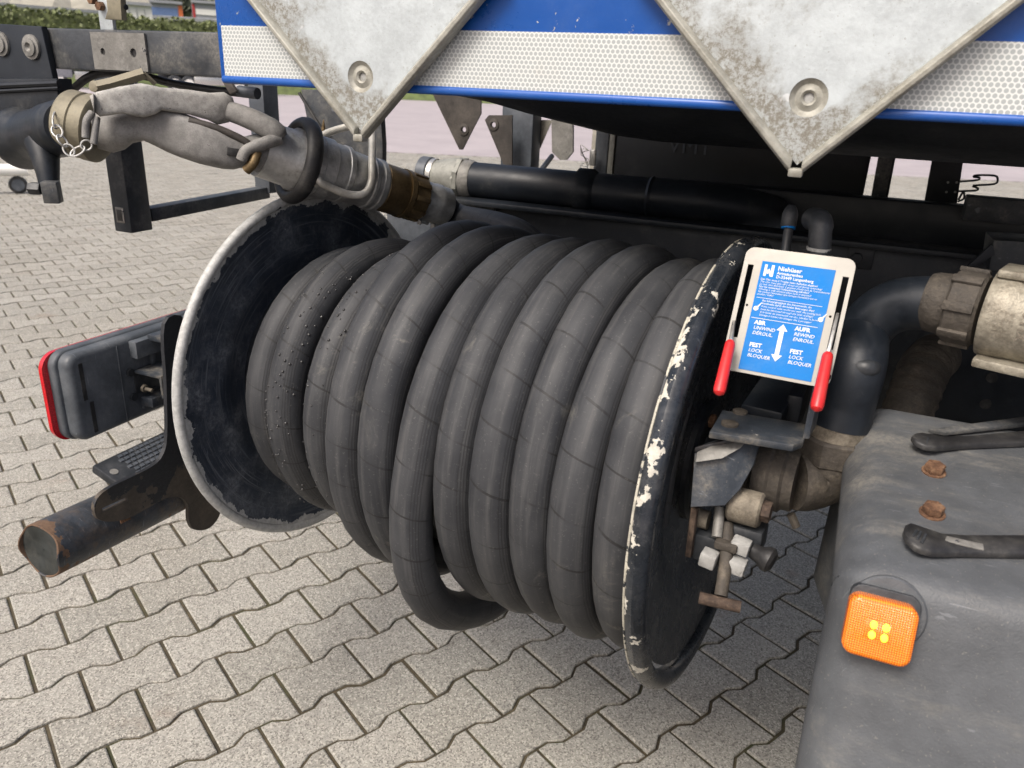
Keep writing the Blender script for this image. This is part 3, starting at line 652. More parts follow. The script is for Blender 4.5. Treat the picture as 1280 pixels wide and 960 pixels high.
# ================================================================== REAR FRAME (left)
BY = 1.10
beam = thing('rear_frame_beam', 'dusty dark steel cross beam along the top of the truck rear', 'beam', (-1.2, BY, 1.45))
zt, zb = 1.525, 1.455
bm = nb(); box(bm, (-1.32, BY + .03, (zt + zb) / 2), (.82, .06, zt - zb), bev=.004); obj('square_tube', bm, 'dark_frame', beam)
pa, pb, pc, pd_ = Py(112, 36, BY - .004), Py(180, 41, BY - .004), Py(183, 88, BY - .004), Py(116, 87, BY - .004)
wpl = (pb - pa).length; hpl = .062
def t3(x, y): return V((pa.x + x, BY - .005, zb + .003 + y))
bm = nb(); holed(bm, [(0, 0), (wpl, 0), (wpl, hpl), (0, hpl)], [circ(.026, .030, .006), circ(wpl - .030, .030, .0075)], t3, (0, .004, 0)); wp = obj('wear_plate', bm, 'worn_plate', beam, smooth=False)
for x, rr in ((.026, .0055), (wpl - .030, .007)):
    bm = nb(); lathe(bm, t3(x, .030) + V((0, .0035, 0)), V((0, 1, 0)), [(0, rr), (.001, rr)], 14); obj('bolt_hole', bm, 'black_rubber', wp)
bk = thing('upright_hinge_bracket', 'dirty galvanised hinge bracket bolted upright on the rear beam', 'bracket', Py(132, 34, BY))
bm = nb(); box(bm, Py(132, 8, BY + .02), (.032, .008, .085), bev=.001); obj('back_plate', bm, 'galvanised', bk)
bm = nb(); prism(bm, [Py(132, -8, BY - .01), Py(150, -8, BY - .01), Py(152, 25, BY - .01), Py(131, 24, BY - .01), Py(135, 14, BY - .01)], (0, .012, 0), .001); obj('strap_plate', bm, 'olive_metal', bk)
for px, py in ((118, 0), (128, 8)):
    bm = nb(); hexprof(bm, Py(px, py, BY + .016), V((0, -1, 0)), .008, .010); obj('bolt', bm, 'rust', bk)
bm = nb(); tube(bm, [Py(146, 7, BY), Py(158, 9, BY)], .0045, 12); obj('hinge_pin', bm, 'black_plastic', bk)
# black bracket carrying the stub
br = thing('stub_bracket', 'black tapered steel bracket with big round bolt heads holding the pipe stub', 'bracket', Py(30, 200, BY - .02))
bm = nb(); prism(bm, [Py(-30, 28, BY - .014), Py(52, 33, BY - .014), Py(73, 130, BY - .014), Py(76, 150, BY - .014), Py(40, 195, BY - .014), Py(18, 202, BY - .014), Py(-6, 160, BY - .014), Py(-40, 150, BY - .014)], (0, .012, 0), .002); obj('plate', bm, 'black_paint', br)
bm = nb(); prism(bm, [Py(-40, 98, BY - .05), Py(70, 98, BY - .05), Py(75, 150, BY - .05), Py(60, 172, BY - .05), Py(20, 200, BY - .05), Py(8, 190, BY - .05), Py(-8, 150, BY - .05)], (0, .034, 0), .004); obj('lower_block', bm, 'black_paint', br)
bm = nb(); tube(bm, [Py(-20, 108, BY - .052), Py(74, 104, BY - .052)], .006, 8); tube(bm, [Py(-20, 115, BY - .052), Py(74, 110, BY - .052)], .004, 8); obj('weld_rib', bm, 'black_paint_plain', br)
for px, py in ((40, 59), (2, 55)):
    bm = nb(); lathe(bm, Py(px, py, BY - .014), V((0, -1, 0)), [(0, .022), (.004, .0215), (.005, .016), (.008, .0155), (.009, .008), (.004, .004)], 28); obj('bolt_head', bm, 'worn_plate', br)
cab = obj('air_line', quick(tube, smooth_path([Py(70, 118, BY + .03), Py(90, 112, BY + .03), Py(108, 98, BY + .03), Py(130, 91, BY + .04), Py(170, 93, BY + .05), Py(215, 104, BY + .06), Py(262, 112, BY + .05), Py(300, 116, BY + .06)], 6), .0075, 10), 'black_rubber', label='black air line sagging just under the dusty rear beam', cat='hose')
# hanging legs and cross bar behind the nozzle
lf = thing('hanging_leg_frame', 'black square tube leg frame hanging below the rear beam behind the nozzle', 'frame', Pd(168, 290, 2.0))
PX = Pd(168, 290, 1.98).x
b1 = Px(168, 288, PX); t1 = V((b1.x, b1.y, 1.46)); b2 = Px(331, 236, PX); t2 = V((b2.x, b2.y, 1.46))
bm = nb(); box(bm, (b1 + t1) / 2, (.05, .06, (t1 - b1).length), bev=.003); lg = obj('leg', bm, 'leg_paint', lf)
for wd, hg_, tk, mm, nm in ((.024, .034, .004, 'worn_plate', 'tube_socket'), (.016, .025, .0055, 'black_rubber', 'socket_opening')):
    bm = nb(); box(bm, V((b1.x - .002, b1.y - .030, b1.z + .038)), (wd, tk, hg_), bev=.0008); obj(nm, bm, mm, lg)
bm = nb(); box(bm, (b2 + t2) / 2 + V((0, .02, -.01)), (.05, .06, (t2 - b2).length), bev=.003); obj('leg', bm, 'grey_steel', lf)
q1 = Px(183, 268, PX); q2 = Px(331, 240, PX)
bm = nb(); box(bm, (q1 + q2) / 2, ((q2 - q1).length, .035, .03), q2 - q1, bev=.002); obj('cross_bar', bm, 'leg_paint', lf)

# ================================================================== TAIL LAMP AND UNDERRUN BAR
LX = -1.25
tl = thing('tail_lamp', 'rear lamp cluster with red lens seen from its dark plastic back', 'tail lamp', Px(120, 540, LX))
n0, n1, f0, f1 = Px(82, 446, LX), Px(95, 548, LX), Px(250, 394, LX), Px(235, 506, LX)
y0 = n0.y; y1 = f0.y + .03; zt_, zb_ = (n0.z + f0.z) / 2, (n1.z + f1.z) / 2
def yz(x, y, z): return V((x, y, z))
bm = nb(); rprism(bm, lambda y, z, d: V((LX + d, y, z)), y0, zb_, y1, zt_, .024, -.05, 0, .012); hs = obj('housing', bm, 'lamp_plastic', tl)
bm = nb(); rprism(bm, lambda y, z, d: V((LX + d, y, z)), y0 - .020, zb_ - .002, y1 + .01, zt_ + .002, .034, -.043, -.058, .008); obj('lens', bm, 'red_lens', tl)
bm = nb(); rprism(bm, lambda y, z, d: V((LX + d, y, z)), y0 - .008, zb_ - .002, y1 + .008, zt_ + .003, .029, -.045, -.026, .006); obj('gasket', bm, 'lamp_plastic', tl)
hh = zt_ - zb_
def on_back(name, u, v, w_, h_, t=.006, m='lamp_plastic', bev=.002, par=None):
    bm = nb(); box(bm, V((LX + t / 2 - .0005, y0 + u * (y1 - y0), zb_ + v * hh)), (t, w_ * (y1 - y0), h_ * hh), bev=bev); return obj(name, bm, m, par or hs)
on_back('raised_cover', .63, .86, .50, .20, .020); on_back('vent_slot', .07, .68, .022, .42, .002, 'black_rubber', 0); on_back('vent_slot', .10, .25, .022, .36, .002, 'black_rubber', 0)
on_back('recess_panel', .46, .46, .16, .30, .004, 'black_plastic'); on_back('cable_socket', .46, .16, .10, .10, .007); on_back('rib', .52, .66, .03, .22, .008); on_back('rib', .30, .5, .006, .9, .003)
for u, v in ((.62, .72), (.55, .52), (.52, .28), (.36, .3), (.36, .6)):
    bm = nb(); lathe(bm, V((LX, y0 + u * (y1 - y0), zb_ + v * hh)), V((1, 0, 0)), [(-.001, .008), (.006, .008), (.006, .004)], 14); obj('boss', bm, 'black_plastic', hs)
ml = thing('lamp_mount', 'black steel channel mount behind the tail lamp with a worn edge', 'bracket', Px(200, 500, LX + .05))
mc = Px(215, 470, LX + .04)
bm = nb(); box(bm, mc + V((0, 0, .022)), (.07, .12, .006), bev=.001); box(bm, mc + V((.033, 0, .0)), (.006, .12, .045), bev=.001); obj('channel', bm, 'bracket_paint', ml)
bm = nb(); box(bm, Px(208, 420, LX + .04), (.05, .05, .012), bev=.001); obj('ear', bm, 'bracket_paint', ml)
bm = nb(); lathe(bm, Px(179, 485, LX + .01), V((1, .1, -.1)), [(0, .008), (.006, .008), (.006, .004), (.022, .0038)], 12); obj('stud', bm, 'beige_block', ml)
bm = nb(); box(bm, Px(196, 498, LX + .02), (.03, .05, .02), bev=.002); obj('lower_clip', bm, 'bracket_paint', ml)

UX = -1.16
ub = thing('underrun_bar', 'rusty round steel underrun bar with a dented open end', 'underrun bar', Px(50, 720, UX))
ua, ue = Px(49, 690, UX), Px(262, 588, UX); uax = (ue - ua).normalized(); ul = (ue - ua).length + .35
bm = nb(); lathe(bm, ua, uax, [(.03, .046), (.001, .0465), (0, .048), (.0015, .050), (.06, .0505), (.12, .0505), (.2, .0505), (ul, .0505)], 44, caps=False); 
for v in bm.verts:
    d = (v.co - ua).dot(uax)
    if d < .03: v.co += V((0, 0, .0)) + uax * (.004 * math.sin(v.co.z * 90))
obj('tube', bm, 'rusty_paint', ub, wear=lambda c: max(0, 1 - (c - ua).dot(uax) / .09))
bm = nb(); lathe(bm, ua + uax * .004, uax, [(.0045, .001), (.0055, .012), (.0035, .026), (.0005, .040), (.001, .0462)], 36, caps=False); obj('dented_cap', bm, 'cap_dark', ub)
dn = (V((1, -.35, .35)) - uax * V((1, -.35, .35)).dot(uax)).normalized()
bm = nb(); pp = ua + uax * .135 + dn * .0505; box(bm, pp, (.022, .003, .012), uax, dn.cross(uax), .001); obj('rust_blister', bm, 'rust', ub)
# bracket arm: flat plate in front of the bar, rising behind the reel flange
ab = thing('bar_bracket', 'brown flat steel bracket arm with a slot holding the underrun bar', 'bracket', Px(240, 660, UX + .07))
AXp = UX + .058
outl = [(136, 652), (122, 648), (118, 634), (124, 620), (140, 608), (165, 596), (190, 583), (203, 570), (209, 545), (208, 480), (206, 405), (232, 400), (246, 470), (260, 560), (275, 610), (276, 640), (262, 660), (243, 662), (236, 650), (235, 632), (226, 622), (210, 622), (190, 632), (160, 648)]
oc = outl[-2:] + outl + outl[:3]; sm = smooth_path([V((x, y, 0)) for x, y in oc], 4)[8:-8]; p3 = [Px(q.x, q.y, AXp) for q in sm][:-1]
yc = [(p.y, p.z) for p in p3]; sl0, sl1 = Px(128, 638, AXp), Px(160, 623, AXp)
sd_ = (sl1 - sl0); sn = V((0, -sd_.z, sd_.y)).normalized() * .0042
slot = [((sl0 + sn).y, (sl0 + sn).z), ((sl1 + sn).y, (sl1 + sn).z), ((sl1 - sn).y, (sl1 - sn).z), ((sl0 - sn).y, (sl0 - sn).z)]
bm = nb(); holed(bm, yc, [slot], lambda y, z: V((AXp, y, z)), (-.008, 0, 0)); obj('arm_plate', bm, 'brown_steel', ab, smooth=False, wear=lambda c: max(0, min(1, (c.z - .72) / .08)))
stp = thing('step_plate', 'black perforated plastic step pad on top of the underrun bar', 'step', Px(160, 610, UX))
s0, s1 = Px(132, 598, UX), Px(232, 548, UX); sd2 = (s1 - s0); sl_ = sd2.length; sd2.normalize()
sup = V((.38, -.12, 1)); sup = (sup - sd2 * sup.dot(sd2)).normalized(); ssd = sup.cross(sd2).normalized()
sc0 = (s0 + s1) / 2 + sup * .020 + V((-.006, 0, -.020))
bm = nb(); box(bm, sc0, (sl_, .074, .018), sd2, sup, .004); sp_ = obj('pad', bm, 'black_plastic', stp)
for i in range(11):
    for j in range(6):
        c = sc0 + sup * .0095 + sd2 * ((i - 4.0 + (j % 2) * .5) * .0125) + ssd * ((j - 2.5) * .0108)
        if (c - sc0).dot(sd2) > sl_ / 2 - .01 or (c - sc0).dot(sd2) < -sl_ / 2 + .03: continue
        bm = nb(); box(bm, c, (.0085, .0065, .0025), sd2, sup); obj('tread_stud', bm, 'grey_steel', sp_, smooth=False)
bm = nb(); lathe(bm, sc0 + sup * .009 - sd2 * (sl_ / 2 - .016), sup, [(0, .0075), (.0012, .0075)], 14); obj('screw_head', bm, 'worn_plate', sp_)

# ================================================================== TRUCK BODY WITH BLUE SIDE PANEL
YP = 1.0; XL0 = -.918
tb = thing('tank_truck', 'blue sided truck with a white reflective honeycomb strip along its lower edge', 'truck', (.8, 2.2, 0))
bm = nb(); box(bm, ((XL0 + 2.6) / 2, YP + .011, 1.80), (2.6 - XL0, .02, .70), bev=.003); obj('side_panel', bm, 'blue_paint', tb, wear=lambda c: .55 * max(0, 1 - abs(c.z - 1.45) / .01) * (1 if c.x < -.3 else .5))
bm = nb(); box(bm, ((XL0 + 2.6) / 2 + .004, YP + .0005, 1.4935), (2.6 - XL0 - .012, .0016, .071)); obj('reflective_strip', bm, 'reflective_tape', tb, smooth=False)
bm = nb(); box(bm, ((XL0 + 2.6) / 2 + .002, YP + .010, 1.4535), (2.6 - XL0, .026, .012), bev=.005, seg=3); obj('lower_lip', bm, 'blue_paint', tb, wear=lambda c: .3)
bm = nb(); box(bm, (2.65, 2.26, 2.45), (6.8, 2.44, 1.9), bev=.02); obj('body_shade_box', bm, 'grey_steel', tb)  # unseen body block, lengthened to keep sky light off the ground below
# underside: curved return behind the panel
bm = nb(); sec = [(1.024, 1.447), (1.10, 1.418), (1.25, 1.392), (1.45, 1.380), (1.52, 1.388), (1.52, 1.56), (1.024, 1.56)]
xl = -.50
rings = []
for x, k in ((-.52, .0), (-.50, .35), (-.46, .7), (-.40, .92), (-.33, 1), (2.4, 1)):
    rings.append([bm.verts.new((x + (y - 1.02) * .22, y, 1.447 + (z - 1.447) * (k if z < 1.447 else 1))) for y, z in sec])
for A, B in zip(rings, rings[1:]):
    for i in range(len(sec)): bm.faces.new((A[i], A[(i + 1) % 7], B[(i + 1) % 7], B[i]))
bm.faces.new(rings[0][::-1]); bm.faces.new(rings[-1]); obj('underside_tray', bm, 'black_paint_plain', tb)
# small hinge under the left corner of the panel
hg = thing('panel_hinge', 'small rusty hinge plate under the left corner of the blue panel', 'hinge', Py(285, 112, 1.04))
bm = nb(); prism(bm, [Py(276, 99, 1.03), Py(286, 101, 1.03), Py(296, 114, 1.03), Py(287, 118, 1.03)], (0, .006, 0), .001); obj('leaf', bm, 'brown_plate', hg)
bm = nb(); tube(bm, [Py(299, 114, 1.05), Py(322, 117, 1.05)], .009, 12); obj('knuckle', bm, 'grey_steel', hg)

def placard(tip, label):
    sd_ = .31; c = tip + V((0, 0, sd_ * math.sqrt(.5))); o = thing('placard_holder', label, 'placard holder', tip, 'galvanised placard holders on the blue panel')
    d1 = V((1, 0, 1)).normalized(); d2 = V((-1, 0, 1)).normalized(); Yf = YP - .015
    t = V((tip.x, Yf, tip.z))
    riv = t + V((0, 0, .089))
    def t3(x, y): return t + d1 * x + d2 * y
    rx = (riv - t).dot(d1); hole = circ(rx, rx, .0075, 16); e = .011
    bm = nb(); holed(bm, [(e, e), (sd_ - e, e), (sd_ - e, sd_ - e), (e, sd_ - e)], [circ(rx, rx, .021, 24)], t3, (0, .0025, 0)); bmesh.ops.subdivide_edges(bm, edges=bm.edges[:], cuts=3, use_grid_fill=True); dfn = lambda q: max(0, 1 - (q.z - t.z) / .085) * .7 + max(0, 1 - (q - t).dot(d1) / .07) * .75 + max(0, 1 - (q - t).dot(d2) / .05) * .35
    obj('plate', bm, 'galvanised', o, smooth=False, dirt=dfn)
    # raised folded edges, mitred
    for a, b in (((0, 0), (1, 0)), ((1, 0), (1, 1)), ((1, 1), (0, 1)), ((0, 1), (0, 0))):
        A, B = t + d1 * a[0] * sd_ + d2 * a[1] * sd_, t + d1 * b[0] * sd_ + d2 * b[1] * sd_
        dr = (B - A).normalized(); inn = (c - (A + B) / 2); inn.y = 0; inn.normalize()
        cut = .010 if a == (0, 0) or b == (0, 0) else .004
        A2 = A + dr * (cut if a == (0, 0) else .002); B2 = B - dr * (cut if b == (0, 0) else .002)
        prof = [(0, .008), (0, -.007), (.003, -.0115), (.008, -.012), (.0115, -.007), (.012, .001)]
        bm = nb(); ra = [bm.verts.new(A2 + inn * u + dr * max(0, u - .002) + V((0, v, 0))) for u, v in prof]; rb = [bm.verts.new(B2 + inn * u - dr * max(0, u - .002) + V((0, v, 0))) for u, v in prof]
        for i in range(len(prof)): bm.faces.new((ra[i], ra[(i + 1) % 6], rb[(i + 1) % 6], rb[i]))
        bm.faces.new(ra[::-1]); bm.faces.new(rb); obj('folded_edge', bm, 'galvanised_edge', o, bev=.0012)
    bm = nb(); lathe(bm, riv + V((0, .0, 0)), V((0, 1, 0)), [(0, .0212), (.002, .0195), (.0045, .015), (.0040, .012), (.0025, .0085), (.0045, .006), (.0085, .0055)], 28, caps=False); rv = obj('rivet_dimple', bm, 'galvanised_edge', o)
    bm = nb(); lathe(bm, riv + V((0, .0085, 0)), V((0, -1, 0)), [(0, .0056), (.001, .0055), (.0015, .003)], 18); obj('rivet_head', bm, 'white_plastic', rv)
    bm = nb(); box(bm, t + V((0, -.004, .0075)), (.016, .016, .010), bev=.002); obj('tip_weld', bm, 'galvanised_edge', o)
placard(V((-.653, YP, 1.377)), 'galvanised diamond placard holder at the rear corner of the blue panel above the wire bail')
placard(V((-.057, YP, 1.377)), 'galvanised diamond placard holder on the blue panel above the control plate')

# ================================================================== CHASSIS BEHIND THE REEL
RY = 1.74
ch = thing('chassis_rail', 'long black steel chassis rail running behind the reel', 'chassis rail', (.2, RY, .7))
bm = nb(); box(bm, (.35, RY + .02, .945), (2.62, .04, .49), bev=.004); obj('web', bm, 'black_paint', ch)
bm = nb(); box(bm, (.30, RY - .012, 1.196), (2.55, .075, .012), bev=.003); obj('top_flange', bm, 'black_paint', ch)
pp = Py(597, 268, RY - .006); bm = nb(); box(bm, pp, (.095, .010, .075), bev=.002); pl = obj('end_plate', bm, 'bracket_paint', ch)
bm = nb(); hexprof(bm, pp + V((-.012, -.004, 0)), V((0, -1, 0)), .016, .014); obj('bolt', bm, 'cast_iron', pl)
pp = Py(1075, 322, RY - .004); bm = nb(); box(bm, pp, (.05, .008, .045), bev=.002); pl = obj('mounting_pad', bm, 'black_paint_plain', ch)
bm = nb(); hexprof(bm, pp + V((-.006, -.003, 0)), V((0, -1, 0)), .011, .010); obj('bolt', bm, 'black_paint_plain', pl)
for px, py in ((1240, 472), (1232, 505)):
    bm = nb(); lathe(bm, Py(px, py, RY - .001), V((0, -1, 0)), [(0, .011), (.001, .011)], 16); obj('bolt_hole', bm, 'black_rubber', ch)
ur = thing('upper_rail', 'matt black upper frame rail above the main chassis rail', 'chassis rail', (.3, 1.99, 1.2))
zt2 = Py(1000, 240, 1.97).z
bm = nb(); box(bm, (.55, 2.0, zt2 - .045), (2.0, .06, .09), bev=.004); obj('beam', bm, 'black_paint_plain', ur)
bm = nb(); box(bm, Py(1245, 262, 1.94), (.12, .05, .05), bev=.003); obj('end_bracket', bm, 'dark_frame', ur)
# black pipe on top of the rail with union and cap
pipe = thing('discharge_pipe', 'black painted discharge pipe lying along the rail with a grey union nut and silver cap', 'pipe', Py(700, 260, 1.76))
ya = 1.77; q0 = Py(585, 225, ya); q1 = Py(860, 250, ya)
q0.z = q1.z = (q0.z + q1.z) / 2; pr = .043
bm = nb(); tube(bm, smooth_path([q0, q0 + V((.2, 0, 0)), q1 + V((-.05, 0, 0)), q1 + V((.05, 0, 0)), q1 + V((.13, .05, -.012)), q1 + V((.17, .14, -.03))], 6), pr, 28); obj('tube', bm, 'black_paint', pipe)
xc = Py(733, 238, ya).x
bm = nb(); lathe(bm, V((xc, ya, q0.z)), V((1, 0, 0)), [(-.02, pr), (-.019, pr + .008), (.014, pr + .008), (.02, pr + .004), (.026, pr)], 32, caps=False); obj('pipe_clamp', bm, 'black_paint', pipe)
bm = nb(); lathe(bm, V((q0.x - .012, ya, q0.z)), V((-1, 0, 0)), [(-.03, pr + .001), (-.02, pr + .005), (0, pr + .004)], 32); obj('weld_collar', bm, 'worn_plate', pipe)
bm = nb(); lathe(bm, V((q0.x - .01, ya, q0.z)), V((-1, 0, .03)), [(0, .052), (.012, .053), (.014, .050)], 8, phase=.4); un = obj('hex_union', bm, 'grey_nut', pipe, smooth=False)
bm = nb(); lathe(bm, V((q0.x - .02, ya, q0.z)), V((-1, 0, .03)), [(0, .050), (.03, .046), (.055, .040), (.072, .038), (.073, .0395), (.088, .0395)], 32); obj('union_body', bm, 'grey_nut', un)
bm = nb(); lathe(bm, V((q0.x - .088, ya, q0.z + .0026)), V((-1, 0, .03)), [(0, .0405), (.012, .0405)], 32); obj('bright_band', bm, 'stainless', un)
bm = nb(); lathe(bm, V((q0.x - .102, ya, q0.z + .003)), V((-1, 0, .03)), [(0, .041), (.002, .043), (.026, .043), (.03, .038)], 20); obj('end_cap', bm, 'grey_steel', un)
bm = nb(); lathe(bm, V((xc + .155, ya, q0.z)), V((1, 0, 0)), [(-.006, pr), (0, pr + .0035), (.006, pr)], 32, caps=False); obj('weld_bead', bm, 'black_paint', pipe)

# things hanging further under the body
def hang(name, label, cat, pix, y, m, thick=.006, group=None, holes=()):
    p = [Py(x, yy, y) for x, yy in pix]; o = thing(name, label, cat, min(p, key=lambda q: q.z), group)
    bm = nb(); holed(bm, [(q.x, q.z) for q in p], [circ(Py(hx, hy, y).x, Py(hx, hy, y).z, .007, 12) for hx, hy in holes], lambda x, z: V((x, y, z)), (0, thick, 0)); pl = obj('plate', bm, m, o, smooth=False)
    for hx, hy in holes:
        c = Py(hx, hy, y); bm = nb(); lathe(bm, c, V((0, -1, 0)), [(-.002, .017), (.003, .016), (.004, .0085), (-.001, .0075)], 18, caps=False); obj('hole_collar', bm, m, pl)
    return o
hang('hanging_triangle_plate', 'brown triangular plate with one hole hanging under the body, its whole tip showing', 'bracket', [(538, 112), (601, 112), (601, 142), (578, 187), (574, 187)], 2.1, 'brown_plate', holes=((580, 162),))
hang('hanging_triangle_plate', 'narrow dark triangular plate with one hole beside the grey square post', 'bracket', [(606, 150), (611, 144), (640, 144), (640, 210), (632, 212)], 2.1, 'brown_plate', holes=((617, 156),))
hang('hanging_flap', 'black rubber flap with a dusty lower half hanging under the body', 'flap', [(689, 145), (716, 145), (716, 190), (708, 200), (700, 200), (690, 190)], 2.15, 'worn_plate', .01)
gp = Py(651, 180, 2.2); o = thing('grey_post', 'smooth grey square post under the body behind the black pipe', 'post', gp - ZUP * .2)
bm = nb(); box(bm, gp + V((0, 0, -.05)), (.098, .07, .38), bev=.004); obj('square_tube', bm, 'grey_steel', o)
bm = nb(); prism(bm, [Py(668, 150, 2.24), Py(690, 150, 2.24), Py(672, 192, 2.24)], (0, .005, 0)); obj('gusset', bm, 'beige_post', o, smooth=False)
bm = nb(); tube(bm, [Py(690, 195, 2.3), Py(675, 215, 2.2)], .008, 8); obj('strut', bm, 'grey_steel', o)
o = thing('latched_cabinet', 'black cabinet with pale grey edge and wire latch under the body', 'cabinet', Py(760, 250, 2.3))
cx0, cx1 = Py(768, 200, 2.25).x, Py(1088, 200, 2.25).x
bm = nb(); box(bm, ((cx0 + cx1) / 2, 2.45, 1.27), (cx1 - cx0, .4, .36), bev=.006); cb = obj('box', bm, 'black_paint_plain', o)
bm = nb(); box(bm, (cx0 - .012, 2.45, 1.27), (.016, .40, .36), bev=.002); obj('door_edge', bm, 'grey_nut', o)
bm = nb(); box(bm, (cx0 - .042, 2.42, 1.27), (.04, .34, .35), bev=.004); obj('side_wall', bm, 'grey_steel', o)
bm = nb(); box(bm, (cx0 - .105, 2.5, 1.25), (.075, .06, .40), bev=.004); obj('beige_upright', bm, 'beige_post', o)
lc = Py(741, 197, 2.22); bm = nb(); box(bm, lc, (.018, .012, .045), bev=.003); la = obj('latch', bm, 'stainless', o)
for k in range(3):
    pts = [lc + V((-.01 - .012 * t - .02 * math.sin(t * 3.1), -.006 - .004 * k, .02 - .02 * t + .012 * k * math.sin(t * 3))) for t in (i / 8 * 2 for i in range(9))]
    bm = nb(); tube(bm, pts, .0012, 6); obj('wire', bm, 'stainless', la)
text_mesh('scratched_letters', 'VMT', 'grey_steel', cb, Py(834, 190, 2.247), V((1, 0, 0)), V((0, 0, 1)), .062, 0, 0, .001)
o = thing('open_bracket_frame', 'black open sheet steel bracket frame with a wire clip, daylight showing through', 'bracket', Py(1150, 250, 2.05))
fy = 2.2
def fr(name, a, b, c_, d, y, m, dy): bm = nb(); prism(bm, [Py(*a, y), Py(*b, y), Py(*c_, y), Py(*d, y)], (0, dy, 0), .001); return obj(name, bm, m, o)
fr('left_flange', (1101, 178), (1120, 178), (1106, 252), (1088, 250), fy, 'dark_frame', .004); fr('left_inner', (1112, 184), (1122, 184), (1109, 252), (1100, 252), fy + .004, 'black_paint_plain', .16)
fr('top_plate', (1112, 180), (1206, 188), (1206, 190), (1112, 190), fy, 'black_paint_plain', .12); fr('right_plate', (1167, 189), (1206, 188), (1196, 256), (1155, 254), fy - .002, 'black_paint_plain', .005)
wpx = [(1199, 227), (1222, 225), (1224, 222), (1217, 221), (1221, 219), (1243, 219.5), (1247, 224), (1243, 230), (1216, 232), (1222, 235), (1220, 238), (1198, 239)]
bm = nb(); tube(bm, smooth_path([Py(x, y, fy - .01) for x, y in wpx], 3), .0025, 8); obj('wire_clip', bm, 'black_plastic', o)
bm = nb(); tube(bm, smooth_path([Py(1198, 250, fy - .01), Py(1204, 240, fy - .01), Py(1205, 248, fy - .01), Py(1197, 252, fy - .01)], 5), .0025, 8); obj('wire_coil', bm, 'black_plastic', o)
for px, py in ((1185, 228), (1196, 228), (1183, 240), (1194, 240)):
    bm = nb(); lathe(bm, Py(px, py, fy - .002), V((0, -1, 0)), [(0, .003), (.001, .003)], 8); obj('rivet', bm, 'white_plastic', o)
# dark uprights behind the left placard
o = thing('mudflap_support', 'dark steel support plate behind the rear placard holder', 'bracket', Py(420, 230, 1.7))
bm = nb(); prism(bm, [Py(376, 112, 1.72), Py(474, 112, 1.72), Py(478, 180, 1.72), Py(478, 255, 1.72), (Py(430, 255, 1.72)), Py(392, 190, 1.72)], (0, .02, 0), .002); obj('plate', bm, 'dark_frame', o)
bm = nb(); tube(bm, [Py(374, 116, 1.70), Py(412, 178, 1.70)], .004, 8); obj('cable', bm, 'black_rubber', o)
bm = nb(); lathe(bm, Py(404, 165, 1.70), V((.1, 0, 1)), [(-.03, .008), (.0, .007), (.03, .001)], 8); obj('brass_pin', bm, 'bronze', o)
o = thing('reel_mount_plate', 'blue grey steel mounting plate behind the top of the rear flange', 'plate', Py(525, 300, 1.70))
bm = nb(); prism(bm, [Py(480, 240, 1.735), Py(565, 246, 1.735), Py(572, 330, 1.735), Py(490, 330, 1.735)], (0, .03, 0), .002); obj('plate', bm, 'grey_steel', o)

# ================================================================== RIGHT END: BRACKET, SWIVEL, LOCK
rb = thing('reel_bracket', 'folded dark steel bracket with worn dusty top carrying the control plate', 'bracket', Pd(900, 635, 1.1))
zb1 = 1.068
top = [Pz(x, y, zb1) for x, y in ((903, 512), (1012, 530), (1004, 552), (992, 556), (887, 539))]
bm = nb(); prism(bm, top, (0, 0, -.010), .002); tp = obj('top_shelf', bm, 'bracket_paint', rb, wear=lambda c: .4)
for px, py, rr in ((925, 516, .010), (912, 531, .011)):
    bm = nb(); lathe(bm, Pz(px, py, zb1), ZUP, [(0, rr), (.003, rr), (.0045, rr * .6)], 16); obj('bolt_head', bm, 'cast_iron', tp)
ta, tb_ = Pz(1003, 548, zb1), Pz(1012, 532, zb1); hgt = 1.190 - zb1
bm = nb(); prism(bm, [ta, tb_, tb_ + V((0, .012, hgt)), ta + V((0, .012, hgt))], (.008, .003, 0), .001); obj('upright_tab', bm, 'bracket_paint', rb)
fl = [Pd(868, 566, 1.035), Pd(932, 551, 1.035), Pd(950, 553, 1.06), Pd(943, 580, 1.05), Pd(925, 612, 1.04), Pd(906, 632, 1.035), Pd(863, 634, 1.03)]
pn = (fl[1] - fl[0]).cross(fl[6] - fl[0]).normalized()
if pn.dot(ray(900, 600)) < 0: pn = -pn
bm = nb(); prism(bm, fl, pn * .007, .002); obj('front_cheek', bm, 'bracket_paint', rb, wear=lambda c: .15)
bm = nb(); prism(bm, [fl[0], fl[0] + pn * .06 + V((.012, 0, .018)), fl[1] + pn * .05 + V((0, 0, .012)), fl[1]], (0, 0, .008), .0015); obj('cheek_flange', bm, 'rusty_paint', rb)
lipp = [Pd(869, 578, 1.022), Pd(871, 565, 1.028), Pd(893, 556, 1.034), Pd(934, 550, 1.036), Pd(926, 560, 1.030), Pd(903, 573, 1.022)]
bm = nb(); prism(bm, lipp, ray(900, 565) * .006, .0012); obj('worn_lip', bm, 'worn_plate', rb)
am = [Pd(950, 525, 1.10), Pd(985, 480, 1.22), Pd(1010, 430, 1.40)]
bm = nb(); box(bm, (am[0] + am[2]) / 2, ((am[2] - am[0]).length, .055, .035), am[2] - am[0], ZUP, .003); obj('support_arm', bm, 'black_paint', rb)
bm = nb(); am2 = [Pd(990, 520, 1.13), Pd(1020, 450, 1.36)]; box(bm, (am2[0] + am2[1]) / 2, ((am2[1] - am2[0]).length, .02, .06), am2[1] - am2[0], ZUP, .003); obj('support_rib', bm, 'black_paint', rb)

